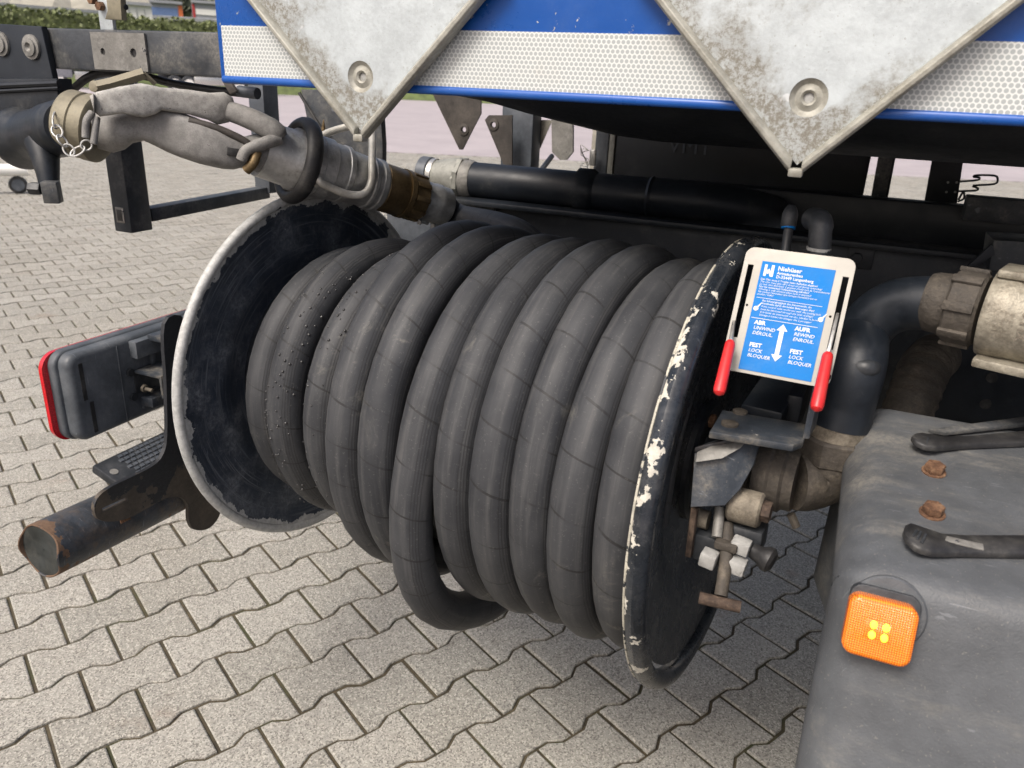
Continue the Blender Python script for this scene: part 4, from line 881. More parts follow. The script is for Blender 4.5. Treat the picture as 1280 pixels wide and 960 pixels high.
sw = thing('swivel_elbow', 'dirty cast iron swivel elbow feeding the reel hub from the black riser pipe', 'swivel', Pd(1010, 635, 1.13))
SA = Pd(955, 590, 1.14); SB = Pd(1012, 598, 1.12)
sax2 = AX
bm = nb(); lathe(bm, SA - sax2 * .03, sax2, [(0, .036), (.018, .040), (.022, .051), (.040, .052), (.044, .049), (.058, .050), (.062, .045), (.075, .044)], 40); obj('bearing_housing', bm, 'cast_iron', sw)
rc = Pd(1043, 556, 1.135); e0 = SA + sax2 * .04
top_r = rc + V((0, 0, .0))
ebase = V((rc.x, rc.y, e0.z))
bm = nb(); tube(bm, smooth_path([e0, e0 + (ebase - e0) * .35, ebase + (e0 - ebase) * .32 + V((0, 0, .002)), ebase + (e0 - ebase) * .1 + V((0, 0, .012)), ebase + V((0, 0, .036)), rc], 6), [.042 + .0015 * math.sin(i * .35) for i in range(31)], 32); obj('elbow', bm, 'cast_iron', sw)
bm = nb(); lathe(bm, V((rc.x, rc.y, rc.z - .020)), ZUP, [(0, .046), (.003, .049), (.034, .049), (.037, .045)], 8, phase=.3); hn = obj('hex_nut', bm, 'cast_iron', sw, smooth=False)
bm = nb(); lathe(bm, V((rc.x, rc.y, rc.z + .016)), ZUP, [(0, .040), (.02, .0385), (.022, .036)], 28); obj('thread_collar', bm, 'beige_block', sw)
bm = nb(); tube(bm, [SA + V((.045, -.02, -.045)), SA + V((.055, -.02, -.062))], .006, 8); obj('grease_nipple', bm, 'cast_iron', sw)
ri = thing('riser_pipe', 'black painted riser pipe bending over to the dirty union nut', 'pipe', V((rc.x, rc.y, rc.z)))
U0 = Pd(1186, 381, 1.135)
rp0 = V((rc.x, rc.y, rc.z + .03))
bm = nb(); pth = smooth_path([rp0, V((rc.x + .002, rc.y + .003, rc.z + .06)), V((rc.x + .006, rc.y + .006, rc.z + .115)), Pd(1078, 420, 1.155), Pd(1096, 396, 1.155), Pd(1122, 382, 1.15), Pd(1152, 379, 1.142), U0], 6)
tube(bm, pth, [.0395 - .0045 * min(1, i / 18) for i in range(len(pth))], 28)
obj('bend', bm, 'black_paint', ri)
uax2 = V((1, -.32, .0)).normalized()
bm = nb(); lathe(bm, U0 - uax2 * .026, uax2, [(0, .0355), (.006, .038), (.022, .039), (.03, .038)], 28); obj('rough_collar', bm, 'cast_iron', ri)
fh = thing('filter_housing', 'dirty aluminium filter housing with ribbed union nut beside the chassis', 'filter', Pd(1250, 430, 1.1))
bm = nb(); lathe(bm, U0 + uax2 * .002, uax2, [(0, .044), (.003, .0465), (.032, .0465), (.036, .043)], 36); un = obj('union_nut', bm, 'cast_iron', fh)
a, e1, e2 = frame(uax2)
for k in range(8):
    th = 2 * math.pi * k / 8 + .2; d = e1 * math.cos(th) + e2 * math.sin(th)
    bm = nb(); box(bm, U0 + uax2 * .018 + d * .0475, (.034, .012, .006), uax2, d, .0015); obj('lug', bm, 'cast_iron', un)
FH = U0 + uax2 * .042
bm = nb(); lathe(bm, FH, uax2, [(0, .040), (.002, .052), (.006, .0545), (.03, .055), (.034, .053), (.09, .053), (.12, .055), (.3, .055)], 44); obj('housing', bm, 'dirty_alu', fh)
bm = nb(); box(bm, FH + uax2 * .15 - ZUP * .053 - V((0, .02, 0)), (.30, .06, .012), uax2, ZUP, .003); obj('lower_flange', bm, 'dirty_alu', fh)
bm = nb(); box(bm, FH + uax2 * .15 + ZUP * .054 - V((0, .0, 0)), (.29, .06, .010), uax2, ZUP, .003); obj('upper_flange', bm, 'dirty_alu', fh)
ox = FH + uax2 * .055; dd = (-V(ray(1255, 385)) - uax2 * (-V(ray(1255, 385))).dot(uax2)).normalized()
text_mesh('cast_lettering', 'XU 00', 'beige_block', fh, ox + dd * .0535 - ZUP.cross(uax2) * 0 - dd.cross(uax2) * .026, dd.cross(uax2) * 1.0, -uax2, .016, bold=.0004, lift=.001)
o = thing('rail_bracket', 'black triangular gusset bracket above the filter housing', 'bracket', Py(1250, 325, 1.55))
bm = nb(); prism(bm, [Py(1242, 300, 1.55), Py(1300, 303, 1.55), Py(1300, 340, 1.55), Py(1236, 338, 1.55)], (0, .1, 0), .003); obj('block', bm, 'dark_frame', o)
bm = nb(); prism(bm, [Py(1240, 305, 1.54), Py(1244, 318, 1.54), Py(1216, 336, 1.54), Py(1206, 336, 1.54)], (0, .01, 0), .001); obj('gusset', bm, 'black_paint', o)
o = thing('corrugated_hose', 'dusty dark corrugated hose standing behind the mudguard', 'hose', Pd(1118, 556, 1.55))
pth = smooth_path([Pd(1112, 580, 1.55), Pd(1122, 545, 1.55), Pd(1140, 500, 1.56), Pd(1155, 462, 1.60), Pd(1170, 445, 1.68)], 12)
bm = nb(); tube(bm, pth, [.043 + .0018 * math.sin(i * 1.9) for i in range(len(pth))], 24); obj('bellows', bm, 'cast_iron', o)

# reel lock
lk = thing('reel_lock', 'greasy reel lock with pale square nuts and a rusty T bolt under the bracket', 'reel lock', Pd(900, 760, 1.08))
bm = nb(); lathe(bm, Pd(912, 628, 1.075), AX, [(0, .020), (.003, .0235), (.040, .0235), (.043, .020)], 24); bb = obj('bush', bm, 'beige_block', lk)
bm = nb(); hexprof(bm, Pd(948, 637, 1.065), AX, .014, .016); obj('rusty_nut', bm, 'rust_dark', bb)
bm = nb(); lathe(bm, Pd(866, 645, 1.09), AX, [(0, .013), (.022, .013)], 16); obj('bush_end', bm, 'beige_block', lk)
bm = nb(); box(bm, Pd(865, 664, 1.075), (.008, .012, .075), AX, ZUP, .001); obj('rusty_strip', bm, 'rust_dark', lk)
bm = nb(); box(bm, Pd(925, 665, 1.10), (.065, .04, .035), AX, ZUP, .004); box(bm, Pd(893, 682, 1.10), (.05, .035, .04), AX, ZUP, .004); obj('lock_body', bm, 'black_plastic', lk)
bm = nb(); tube(bm, [Pd(900, 635, 1.075), Pd(896, 672, 1.065)], .007, 10); obj('pivot_rod', bm, 'worn_plate', lk)
for px, py, sx_, sz_ in ((926, 682, .024, .017), (886, 698, .021, .020), (922, 707, .021, .018)):
    bm = nb(); box(bm, Pd(px, py, 1.065), (sx_, .022, sz_), AX + V((.0, .0, -.12)), ZUP, .0025); obj('square_nut', bm, 'white_plastic', lk)
bm = nb(); lathe(bm, Pd(940, 688, 1.075), V((1, -.3, -.15)), [(0, .010), (.012, .012), (.02, .017), (.026, .017), (.03, .012)], 16); obj('knob', bm, 'black_rubber', lk)
bm = nb(); tube(bm, [Pd(909, 655, 1.08), Pd(908, 700, 1.062), Pd(901, 745, 1.055)], .0085, 12); box(bm, Pd(908, 682, 1.06), (.03, .014, .012), AX, ZUP, .003); obj('bolt_shank', bm, 'cast_iron', lk)
bm = nb(); tube(bm, [Pd(874, 747, 1.055), Pd(926, 759, 1.055)], .0078, 12); obj('t_handle', bm, 'rust_dark', lk)

# air fittings around the control plate
af = thing('push_fit_elbow', 'black push-fit air elbow with pale collar standing behind the control plate', 'air fitting', Pd(1022, 315, 1.12))
bm = nb(); tube(bm, smooth_path([Pd(1024, 318, 1.10), Pd(1025, 296, 1.10), Pd(1026, 283, 1.102), Pd(1024, 276, 1.11), Pd(1016, 274, 1.13)], 5), [.0145] * 9 + [.0155] * 12, 18); obj('elbow', bm, 'black_plastic', af)
bm = nb(); lathe(bm, Pd(1023, 313, 1.10), ZUP, [(0, .0155), (.004, .0155)], 18); obj('collar', bm, 'white_plastic', af)
af = thing('push_fit_connector', 'slim black air connector with blue collar on a thin pipe above the plate', 'air fitting', Pd(982, 308, 1.16))
bm = nb(); tube(bm, [Pd(981, 318, 1.14), Pd(986, 285, 1.15)], .0062, 12); obj('pipe', bm, 'black_plastic', af)
bm = nb(); ax_ = (Pd(989, 262, 1.155) - Pd(985, 285, 1.15)).normalized(); lathe(bm, Pd(985, 284, 1.15), ax_, [(0, .009), (.003, .0105), (.018, .0105), (.026, .008), (.030, .005)], 14); obj('nut', bm, 'black_plastic', af)
bm = nb(); lathe(bm, Pd(985, 286, 1.15), ax_, [(0, .0095), (.004, .0095)], 14); obj('blue_collar', bm, 'sticker_blue', af)
af = thing('side_air_elbow', 'black air elbow with blue collar on the riser beside the control plate', 'air fitting', Pd(1075, 470, 1.08))
bm = nb(); tube(bm, smooth_path([Pd(1048, 457, 1.085), Pd(1064, 458, 1.08), Pd(1082, 460, 1.075), Pd(1089, 458, 1.085), Pd(1084, 440, 1.10), Pd(1068, 424, 1.13), Pd(1058, 416, 1.15)], 5), [.0075] * 6 + [.0125] * 13 + [.010] * 12, 14); obj('body', bm, 'black_plastic', af)
bm = nb(); lathe(bm, Pd(1057, 457, 1.08), V((1, 0, 0)), [(0, .0115), (.003, .0115)], 14); obj('blue_collar', bm, 'sticker_blue', af)

# ================================================================== CONTROL PLATE
SC_ = Pd(985, 395, 1.0); SN = V((-.06, -.90, .43)).normalized()
def Ps(px, py, off=0.0):
    r = ray(px, py); return CAM + r * ((SC_ + SN * off - CAM).dot(SN) / r.dot(SN))
k_ = 260 / 924
def Z5(x, y): return Ps(860 + x * k_, 250 + y * k_)
bl, brr, tl_, tr_ = Z5(235, 750), Z5(552, 810), Z5(320, 270), Z5(652, 312)     # sticker corners
sx = ((brr - bl) + (tr_ - tl_)) / 2; SWd = sx.length; sx.normalize()
sy = ((tl_ - bl) + (tr_ - brr)) / 2; SHt = sy.length; sy = (sy - sx * sy.dot(sx)); sy.normalize()
sc_c = (bl + brr + tl_ + tr_) / 4; S0 = sc_c - sx * SWd / 2 + sy * SHt / 2          # top left of the sticker
sz = sx.cross(sy)
def L(p): d = p - S0; return (d.dot(sx), d.dot(sy))
pc_ = [L(Z5(*p)) for p in ((240, 205), (748, 262), (632, 830), (165, 750))]
x0p, x1p = (pc_[0][0] + pc_[3][0]) / 2 , (pc_[1][0] + pc_[2][0]) / 2
ytop, ybot = (pc_[0][1] + pc_[1][1]) / 2, -SHt - .004
cpn = thing('control_plate', 'steel control plate with blue instruction label and two red handled levers', 'control plate', S0 + sx * SWd / 2 - sy * SHt)
def t3(x, y): return S0 + sx * x + sy * y
sl = [L(Z5(272, 285)), L(Z5(215, 610)), L(Z5(692, 340)), L(Z5(640, 665))]
def slot2(a, b, wd=.0035):
    return [(a[0] - wd, a[1]), (b[0] - wd, b[1]), (b[0] + wd, b[1]), (a[0] + wd, a[1])]
lx = (sl[0][0] + sl[1][0]) / 2; rx_ = (sl[2][0] + sl[3][0]) / 2
h1, h2, h3 = L(Z5(262, 466)), L(Z5(632, 518)), L(Z5(627, 787))
bm = nb(); holed(bm, rrect(x0p, ybot, x1p, ytop, .011), [slot2((lx, sl[0][1]), (lx, sl[1][1])), slot2((rx_, sl[2][1]), (rx_, sl[3][1])), circ(*h1, .0016, 8), circ(*h2, .0016, 8), rrect(h3[0] - .002, h3[1] - .0035, h3[0] + .002, h3[1] + .0035, .0018, 3)], t3, -sz * .003)
plate = obj('plate', bm, 'steel_plate', cpn, smooth=False)
bm = nb(); prism(bm, [t3(0, 0) + sz * .0004, t3(SWd, 0) + sz * .0004, t3(SWd, -SHt) + sz * .0004, t3(0, -SHt) + sz * .0004], sz * .0003); stk = obj('label_sticker', bm, 'sticker_blue', cpn, smooth=False)
Wd = SWd
def tx(s, u, v, size, shear=0, bold=0.0, sq=1.0): text_mesh('label_print', s, 'print_white', stk, t3(u * Wd, -v * Wd), sx, sy, size * Wd, shear, bold * Wd, .0011, sq)
def flat(poly, nm='label_print'): bm = nb(); prism(bm, [t3(u * Wd, -v * Wd) + sz * .0009 for u, v in poly], sz * .0003); obj(nm, bm, 'print_white', stk, smooth=False)
flat([(.05, .045), (.085, .045), (.085, .105), (.1, .13), (.12, .10), (.145, .15), (.145, .045), (.185, .045), (.185, .215), (.145, .215), (.12, .165), (.1, .185), (.088, .16), (.085, .215), (.05, .215)], 'logo')
tx('Niehüser', .235, .11, .088, 0, .002); tx('Armaturenbau', .235, .168, .060, 0, .0012); tx('D-33449 Langenberg', .235, .225, .060, 0, .0012)
small = ['Der Öler muss 2 Tropfen beim Aufrollen abgeben!', 'The oiler must give off 2 drops of oil during rewinding!', "Le huil. doit distribuer 2 gouttes d'huile lors de l'enroulement!", 'Nur bei entleertem Schlauchstrang aufrollen!', 'Winding is only allowed when hose is emptied!', "Ne mettez l'enrouleur que lorsque l'ensemble est en", 'position vidée!']
for i, s in enumerate(small): tx(s, .03, .275 + i * .037, .038, 0 if i in (0, 3) else .25, .0004 if i in (0, 3) else 0)
flat([(.03, .535), (.93, .535), (.93, .541), (.03, .541)]); flat([(.02, .835), (.93, .835), (.93, .842), (.02, .842)])
for i, s in enumerate(['Bei Schwergängigkeit des Steuerventils, die', 'Ventilwelle durch die beiden Bohrungen ölen!', 'If the control valve works not well, the locking bolt', 'must be lubricated through the both drillings!', 'Si le levier de commande est dur, lubrifier la barre de', 'blocage à travers les alésages des 2 perçages!']): tx(s, .12, .585 + i * .042, .039, 0 if i < 2 else .25, .0004 if i < 2 else 0)
for u, v in ((.055, .70), (.945, .72)):
    flat([(u + .035 * math.cos(R(t)), v - .035 * math.sin(R(t))) for t in range(0, 360, 30)]); flat([(u + .01, v - .03), (u + .06, v - .095), (u + .068, v - .09), (u + .03, v - .02)])
for u, a, b1_, c1 in ((.08, 'ABR', 'UNWIND', 'DÉROUL.'), (.64, 'AUFR', 'REWIND', 'ENROUL.')):
    tx(a, u, .925, .083, 0, .003); tx(b1_, u, 1.0, .070, .2, .0005); tx(c1, u, 1.075, .070, .2, .0005)
for u in (.08, .64):
    tx('FEST', u, 1.255, .083, 0, .003); tx('LOCK', u, 1.33, .070, .2, .0005); tx('BLOQUER', u, 1.405, .070, .2, .0005)
ac = .475
flat([(ac, .87), (ac + .075, .965), (ac + .03, .965), (ac + .03, 1.315), (ac + .075, 1.315), (ac, 1.41), (ac - .075, 1.315), (ac - .03, 1.315), (ac - .03, .965), (ac - .075, .965)], 'arrow')
for x, ta_, g0, g1 in ((lx, (918, 400), (913, 428), (898, 494)), (rx_, (1046, 397), (1035, 443), (1020, 514))):
    top = Ps(*ta_, -.006); m0 = Ps(*g0, .022); m1 = Ps(*g1, .050); mid = Ps((ta_[0] + g0[0]) / 2, (ta_[1] + g0[1]) / 2, .010)
    bm = nb(); box(bm, (top + m0) / 2, ((m0 - top).length + .01, .004, .0075), m0 - top, sz, .001); lv = obj('lever', bm, 'stainless', cpn)
    d = (m1 - m0); ln = d.length
    bm = nb(); lathe(bm, m0, d, [(-.002, .004), (0, .0055), (.004, .0064), (ln * .6, .0070), (ln - .008, .0074), (ln - .003, .0062), (ln, .002)], 18); obj('red_grip', bm, 'red_grip', lv)

# ================================================================== MUDGUARD
LC = Pd(1097, 780, .88); T20 = R(20)
mg = thing('mudguard', 'scuffed dark grey plastic mudguard cover with rusty bolts and rubber straps', 'mudguard', V((.35, .6, .55)))
X0, X1 = .062, .75
prof = []   # (y, z, ny, nz)
fu = V((math.sin(T20), math.cos(T20))); fn = V((-math.cos(T20), math.sin(T20))); T8 = R(8)
tu = V((math.cos(T8), math.sin(T8))); tn = V((-math.sin(T8), math.cos(T8)))
fold = V((LC.y, LC.z)) + fu * .049; rad = .030
for t in (.55, .4, .3, .2, .12, .06): p = fold - fu * t; prof.append((p, fn))
hl = rad * math.tan((R(90) - T20 - T8) / 2 + 0); hl = .022
for k in range(7):
    s = k / 6; q = (fold - fu * hl) * (1 - s) ** 2 + fold * (2 * s * (1 - s)) + (fold + tu * hl) * s ** 2; nn = (fn * (1 - s) + tn * s).normalized(); prof.append((q, nn))
for t in (.06, .10, .15, .2, .25, .3, .345): prof.append((fold + tu * t, tn))
b0 = fold + tu * .345
for k in range(1, 6):
    a = R(90 * k / 5); nn = (tn * math.cos(a) + tu * math.sin(a)); prof.append((b0 - tn * .03 + nn * .03, nn))
prof.append((b0 - tn * .3 + tu * .03, tu))
bm = nb(); cols = []; RD = .048
us = [X0] * 1 + [X0 + RD * (1 - math.cos(R(a))) for a in (0, 12, 25, 38, 50, 62, 75, 90)] + [.16, .2, .25, .3, .4, .55, X1]
for j, x in enumerate(us):
    row = []
    for i, (p, nn) in enumerate(prof):
        k = min(1, max(0, (p.y - LC.y + .03) / .10)); rd = .010 + (RD - .010) * k
        xx = X0 + (x - X0) * (rd / RD if x < X0 + RD else 1) if x <= X0 + RD else x
        tt = min(1, max(0, (xx - X0) / rd)); dr = rd - math.sqrt(max(0, rd * rd - (rd - (xx - X0)) ** 2)) if xx - X0 < rd else 0
        if j == 0: dr = rd + .16; xx = X0 + .05
        q = p - nn * dr; row.append(bm.verts.new((xx, q.x, q.y)))
    cols.append(row)
for A, B in zip(cols, cols[1:]):
    for i in range(len(prof) - 1): bm.faces.new((A[i], A[i + 1], B[i + 1], B[i]))
shell = obj('shell', bm, 'mud_plastic', mg, sharp=60, dirt=lambda c: max(0, min(1, (c.y - .74) / .1)))
TP = V((0, fold[0], fold[1])); TN = V((0, tn[0], tn[1]))
def Pt(px, py, off=0.0): r = ray(px, py); return CAM + r * ((TP + TN * off - CAM).dot(TN) / r.dot(TN))
for px, py in ((1167, 590), (1165, 642)):
    c = Pt(px, py); bm = nb(); lathe(bm, c, TN, [(0, .0135), (.0015, .0135), (.002, .011)], 18); hexprof(bm, c + TN * .001, TN, .0115, .010, phase=.4); obj('rusty_bolt', bm, 'rust', mg)
def strap(top, bot, offs):
    bm = nb(); A = [Pt(x, y, o + .004) for (x, y), o in zip(top, offs)]; B = [Pt(x, y, o + .004) for (x, y), o in zip(bot, offs)]
    rings = []
    for a, b in zip(A, B):
        d = (b - a); e = d.normalized() * min(.0025, d.length * .3)
        rings.append([bm.verts.new(v) for v in (a - TN * .004, b - TN * .004, b - e * 0 + TN * .001, b - e + TN * .003, a + e + TN * .003, a + TN * .001)])
    for P_, Q_ in zip(rings, rings[1:]):
        for i in range(6): bm.faces.new((P_[i], P_[(i + 1) % 6], Q_[(i + 1) % 6], Q_[i]))
    bm.faces.new(rings[0][::-1]); bm.faces.new(rings[-1]); return obj('rubber_strap', bm, 'black_rubber', mg, sharp=50)
s1 = strap([(1129, 664), (1131, 658), (1138, 655), (1150, 659), (1177, 668), (1206, 670), (1280, 670), (1400, 669)], [(1129.5, 667), (1132, 675), (1143, 685), (1152, 689), (1166, 693), (1206, 693), (1280, 694), (1400, 700)], [.010, .010, .009, .008, .004, .002, .002, .002])
s2 = strap([(1139, 547), (1144, 543), (1152, 542), (1168, 545), (1185, 547), (1210, 546), (1280, 540), (1400, 532)], [(1140, 549), (1145, 555), (1158, 560), (1170, 561), (1185, 560), (1210, 558), (1280, 555), (1400, 548)], [.012, .011, .010, .008, .004, .002, .002, .002])
for s_, q in ((s1, ((1146, 663), (1141, 671))), (s1, ((1151, 665), (1146, 675))), (s1, ((1157, 668), (1152, 679))), (s2, ((1150, 545), (1148, 552))), (s2, ((1155, 546), (1153, 554))), (s2, ((1160, 547), (1158, 556)))):
    bm = nb(); tube(bm, [Pt(*q[0], .0155), Pt(*q[1], .0155)], .0016, 6); obj('grip_rib', bm, 'black_plastic', s_)
bm = nb(); box(bm, Pt(1195, 677, .009), (.05, .010, .003), V((1, 0, 0)), TN, .001); obj('cleat', bm, 'worn_plate', s1)
bm = nb(); prism(bm, [Pt(1160, 541, .004), Pt(1290, 524, .004), Pt(1290, 533, .004), Pt(1180, 545, .004)], TN * .006, .001); obj('stay_bar', bm, 'dark_frame', mg)

ml_ = thing('marker_lamp', 'lit square orange side marker lamp on the dark grey mudguard', 'marker lamp', LC)
LN_ = V((0, fn[0], fn[1])); LU = V((0, fu[0], fu[1])); LXv = V((1, 0, 0))
def lp(x, y, z): return LC + LXv * x + LU * y + LN_ * z
bm = nb(); lathe(bm, lp(.006, .014, -.004), LN_, [(0, .036), (.005, .036), (.007, .034)], 36); obj('base_gasket', bm, 'mud_plastic', ml_)
bm = nb(); rprism(bm, lambda x, y, d: lp(x + .002, y + .007, d), -.032, -.030, .032, .030, .012, -.004, .008, .001); obj('housing', bm, 'black_plastic', ml_)
bm = nb(); rprism(bm, lp, -.031, -.0295, .031, .0295, .011, .006, .027, .005, 8, 5); ln_ = obj('lens', bm, 'orange_lens', ml_)
bm = nb(); prism(bm, [lp(x - .002, y, .0268) for x, y in rrect(-.0125, -.010, .0125, .010, .002)], LN_ * .0010, .0003); obj('optic_window', bm, 'orange_lens', ln_)
for x, y in ((-.0065, .005), (.0045, .005), (-.0065, -.005), (.0045, -.005)):
    bm = nb(); lathe(bm, lp(x, y, .0276), LN_, [(0, .0033), (.0008, .0028), (.0011, .001)], 14, ell=1.25); obj('led', bm, 'led_lit', ln_)

# unseen wheel under the mudguard, added for the shade it casts
bm = nb(); lathe(bm, V((.86, .86, .50)), V((0, 1, 0)), [(.02, .29), (0, .33), (.01, .46), (.05, .50), (.27, .50), (.31, .46), (.32, .33), (.30, .29)], 56); wt = obj('wheel', bm, 'black_rubber', tb)
bm = nb(); lathe(bm, V((.86, .89, .50)), V((0, 1, 0)), [(0, .29), (.05, .27), (.12, .2), (.12, .1), (.03, .09)], 40); obj('rim', bm, 'grey_steel', wt)
# ================================================================== BACKGROUND
def yh(x): return 66 + .0476 * (x + 195)
def Pg(px, D, z=0.0):      # point at horizontal range D in the direction of image column px
    r = ray(px, yh(px)); r.z = 0; r.normalize(); return V((r.x * D, r.y * D, z))
def Zat(px, py, D): r = ray(px, py); return CAMH + r.z / math.hypot(r.x, r.y) * D
bm = nb(); A = [[bm.verts.new(Pg(px, D, z)) for px in (-500, -250, 0, 150, 300, 480, 640)] for D, z in ((64, -.05), (69, 3.3), (90, 3.5), (160, 3.8))]
for P_, Q_ in zip(A, A[1:]):
    for i in range(6): bm.faces.new((P_[i], P_[i + 1], Q_[i + 1], Q_[i]))
struct('grass_bank', bm, 'grass')
bm = nb(); A = [[bm.verts.new(Pg(px, D + 8 * math.sin(px * .02), z + 2 * math.sin(px * .031 + D))) for px in range(-500, 700, 60)] for D, z in ((170, -1), (230, 22), (320, 40))]
for P_, Q_ in zip(A, A[1:]):
    for i in range(len(P_) - 1): bm.faces.new((P_[i], P_[i + 1], Q_[i + 1], Q_[i]))
struct('hazy_hillside', bm, 'hazy_hill_tone')
# clipped hedge on the bank
hd = thing('hedge', 'long low clipped green hedge on the bank beyond the yard', 'hedge', Pg(100, 71, 2.4))
verts, faces = [], []
for k in range(9000):
    px = random.uniform(-420, 420); D = 71 + random.uniform(-.5, .5); zt3 = 4.95 + .10 * math.sin(px * .09) + .08 * math.sin(px * .31)
    c = Pg(px, D, random.uniform(3.3, zt3 + .1)); a = V((random.gauss(0, 1), random.gauss(0, 1), random.gauss(0, 1))).normalized(); b = a.orthogonal().normalized(); s = random.uniform(.10, .22)
    i = len(verts); verts += [c + a * s, c + b * s * .6, c - a * s, c - b * s * .6]; faces.append((i, i + 1, i + 2, i + 3))
me = bpy.data.meshes.new('foliage'); me.from_pydata([tuple(v - WL[hd]) for v in verts], [], faces); me.materials.append(M['hedge_leaf'])
o = bpy.data.objects.new('foliage', me); col.objects.link(o); o.parent = hd
bm = nb()
pl_ = [Pg(px, 71, 0) for px in range(-420, 421, 40)]
for p, q in zip(pl_, pl_[1:]): box(bm, (p + q) / 2 + V((0, 0, 3.95)), ((q - p).length * 1.02, .6, 1.7), q - p)
obj('branch_mass', bm, 'hedge_leaf', hd, smooth=False)
def slab(name, label, cat, pxa, pxb, pyt, D, m, depth=12, z0=2.4, roof=None, bands=()):
    a, b = Pg(pxa, D, z0), Pg(pxb, D, z0); zt3 = Zat((pxa + pxb) / 2, pyt, D); d = (b - a).normalized(); back = V((-d.y, d.x, 0))
    if back.dot(a) < 0: back = -back
    o = thing(name, label, cat, (a + b) / 2)
    bm = nb(); prism(bm, [a, b, b + back * depth, a + back * depth], (0, 0, zt3 - z0)); wl_ = obj('wall', bm, m, o, smooth=False)
    bm = nb(); prism(bm, [a - back * .3 + V((0, 0, zt3 - z0)), b - back * .3 + V((0, 0, zt3 - z0)), b + back * depth + V((0, 0, zt3 - z0 + .1)), a + back * depth + V((0, 0, zt3 - z0 + .1))], (0, 0, .25)); obj('roof_edge', bm, roof or 'far_grey', o, smooth=False)
    for u0, u1, v0, v1, mm in bands:
        L_ = (b - a).length; bm = nb(); p = a + d * (u0 * L_) - back * .06 + V((0, 0, v0 * (zt3 - z0))); q = a + d * (u1 * L_) - back * .06 + V((0, 0, v0 * (zt3 - z0)))
        prism(bm, [p, q, q + V((0, 0, (v1 - v0) * (zt3 - z0))), p + V((0, 0, (v1 - v0) * (zt3 - z0)))], back * .05); obj('panel', bm, mm, o, smooth=False)
    return o
slab('long_shed', 'long low white shed beyond the hedge with grey eaves', 'shed', -330, 150, 1, 88, 'far_white', bands=[(u / 12 + .01, u / 12 + .012, 0, .9, 'far_grey') for u in range(12)])
slab('white_container', 'plain white container block standing beyond the hedge', 'container', 150, 198, 7, 80, 'far_white', 3, bands=[(k / 5, k / 5 + .01, .05, .95, 'far_grey') for k in range(1, 5)])
slab('low_cream_wall', 'low cream wall in front of the orange ended truck body', 'wall', 198, 300, 27, 80, 'far_white', 1)
slab('curtain_truck_body', 'blue and white banded truck body with an orange end beyond the hedge', 'truck body', 196, 236, 5, 92, 'far_grey', 3, bands=[(.02, .84, .75, .92, 'far_blue'), (.02, .84, .60, .70, 'far_white'), (.02, .84, .32, .38, 'far_white'), (.86, .99, .05, .98, 'far_orange')])
slab('banded_truck_body', 'grey and white banded truck body with a red end post beyond the hedge', 'truck body', 247, 280, 5, 92, 'far_grey', 3, bands=[(.02, .12, .1, .98, 'far_red'), (.14, .98, .8, .9, 'far_white'), (.14, .98, .5, .6, 'far_white'), (.14, .98, .25, .45, 'far_white')])
def tree(px, D, h, label):
    b = Pg(px, D, 3); o = thing('tree', label, 'tree', b, 'trees on the far hillside')
    bm = nb(); tube(bm, [b, b + V((.2, 0, h * .4)), b + V((0, .3, h * .75))], [.35, .25, .1], 8); obj('trunk', bm, 'trunk', o)
    verts, faces = [], []
    for k in range(900):
        t = random.gauss(0, .45), random.gauss(0, .45), random.gauss(0, .4); c = b + V((t[0] * h * .35, t[1] * h * .35, h * .68 + t[2] * h * .35)); a = V((random.gauss(0, 1), random.gauss(0, 1), random.gauss(0, 1))).normalized(); e = a.orthogonal().normalized(); s = random.uniform(.3, .6); i = len(verts)
        verts += [c + a * s, c + e * s, c - a * s, c - e * s]; faces.append((i, i + 1, i + 2, i + 3))
    me = bpy.data.meshes.new('crown'); me.from_pydata([tuple(v - b) for v in verts], [], faces); me.materials.append(M['tree_leaf']); c_ = bpy.data.objects.new('crown', me); col.objects.link(c_); c_.parent = o
for px, D, h, lb in ((239, 120, 9, 'green tree standing between the orange ended and the red ended truck bodies'),): tree(px, D, h, lb)
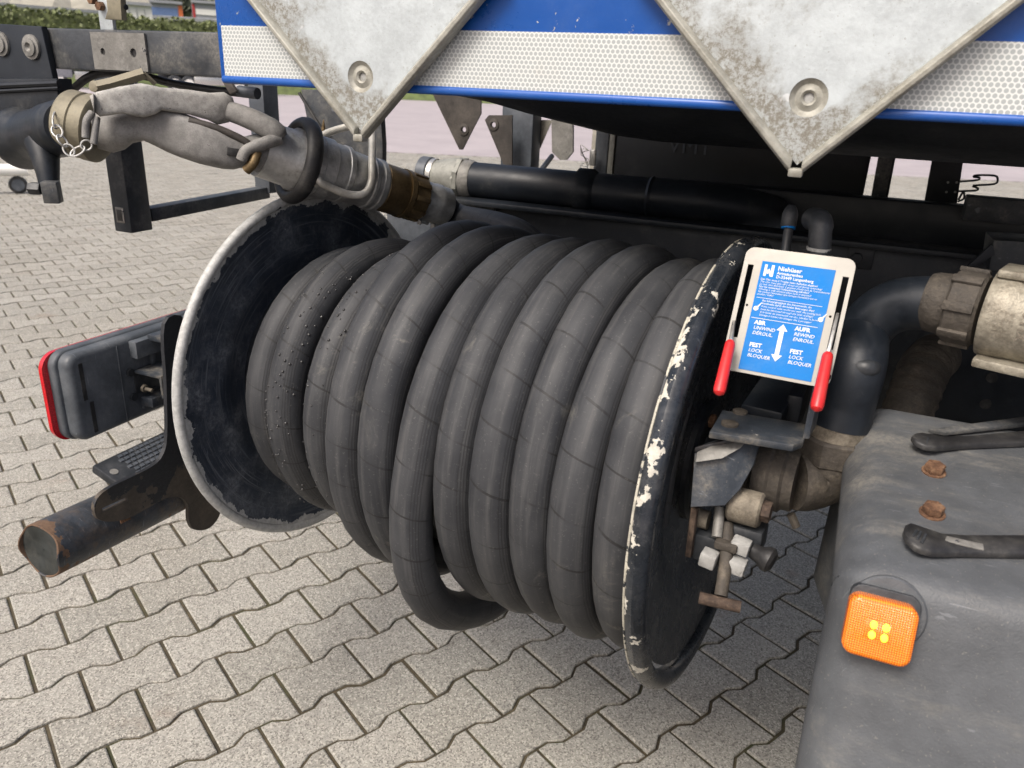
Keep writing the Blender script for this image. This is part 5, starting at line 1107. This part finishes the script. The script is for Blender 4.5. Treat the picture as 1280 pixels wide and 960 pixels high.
# trucks parked on the yard in front of the bank
def parked(pxa, D, length, label, cabm, bodym, flip=1):
    a = Pg(pxa, D); d = (Pg(pxa + 40, D) - a).normalized(); back = V((-d.y, d.x, 0)); back = back if back.dot(a) > 0 else -back
    o = thing('parked_truck', label, 'truck', a + d * length / 2, 'trucks parked in front of the bank')
    bm = nb(); box(bm, a + d * length / 2 + back * 1.2 + V((0, 0, .95)), (length, .9, .28), d, bev=.02); obj('chassis', bm, 'far_dark', o, smooth=False)
    cx = a + d * (length - 1.1 if flip > 0 else 1.1) + back * 1.2
    bm = nb(); box(bm, cx + V((0, 0, 1.75)), (2.1, 2.4, 2.3), d, bev=.12); cb = obj('cab', bm, cabm, o)
    bm = nb(); box(bm, cx - back * 1.2 + V((0, 0, 2.25)), (1.1, .06, .7), d); obj('side_window', bm, 'far_dark', cb, smooth=False)
    bm = nb(); box(bm, cx - back * 1.22 + d * (.75 * flip) + V((0, 0, .95)), (.35, .1, .22), d, bev=.03); obj('headlight', bm, 'far_white', cb)
    bm = nb(); box(bm, a + d * (length / 2 + (-1.3 if flip > 0 else 1.3)) + back * 1.25 + V((0, 0, 2.1)), (length - 2.8, 2.4, 1.9), d, bev=.03); obj('load_body', bm, bodym, o)
    bm = nb(); box(bm, a + d * length / 2 + back * .1 + V((0, 0, .75)), (length * .3, .3, .5), d, bev=.04); obj('fuel_tank', bm, 'stainless', o)
    for t in (.16, .30, .80):
        c = a + d * (length * (t if flip > 0 else 1 - t)) + back * .05 + V((0, 0, .52))
        bm = nb(); lathe(bm, c, back, [(0, .30), (0, .47), (.06, .52), (.26, .52), (.3, .46)], 28); wh = obj('tyre', bm, 'far_dark', o)
        bm = nb(); lathe(bm, c - back * .01, -back, [(0, .31), (.02, .29), (-.06, .2), (-.06, .1), (.03, .09)], 20); obj('rim', bm, 'far_white', wh)
parked(196, 58, 6.2, 'dark parked truck with pale wheel rims seen under the right of the rear beam', 'far_dark', 'far_grey', 1)
parked(40, 60, 6.4, 'parked truck with silver tank seen just above the olive dust cap', 'far_grey', 'far_grey', -1)
# little trailer at the left edge
p = Pg(2, 11.0); o = thing('trailer_jockey_wheel', 'small black jockey wheel under a white trailer drawbar at the edge of the yard', 'jockey wheel', p)
d = (Pg(42, 11) - p).normalized(); bk_ = V((d.y, -d.x, 0))
bm = nb(); lathe(bm, p + V((0, 0, .10)) - d * .06 - bk_ * .04, bk_, [(0, .07), (0, .09), (.02, .10), (.06, .10), (.08, .09), (.08, .07)], 24); obj('tyre', bm, 'black_rubber', o)
bm = nb(); lathe(bm, p + V((0, 0, .10)) - d * .06 - bk_ * .045, bk_, [(0, .068), (.09, .068)], 18); obj('rim', bm, 'grey_steel', o)
bm = nb(); tube(bm, [p + V((0, 0, .27)) - d * 1.2, p + V((0, 0, .27)) + d * .06], .07, 16); obj('drawbar', bm, 'far_white', o)
bm = nb(); tube(bm, [p + V((0, 0, .10)) - d * .06, p + V((0, 0, .42)) - d * .06], .022, 10); obj('stem', bm, 'grey_steel', o)
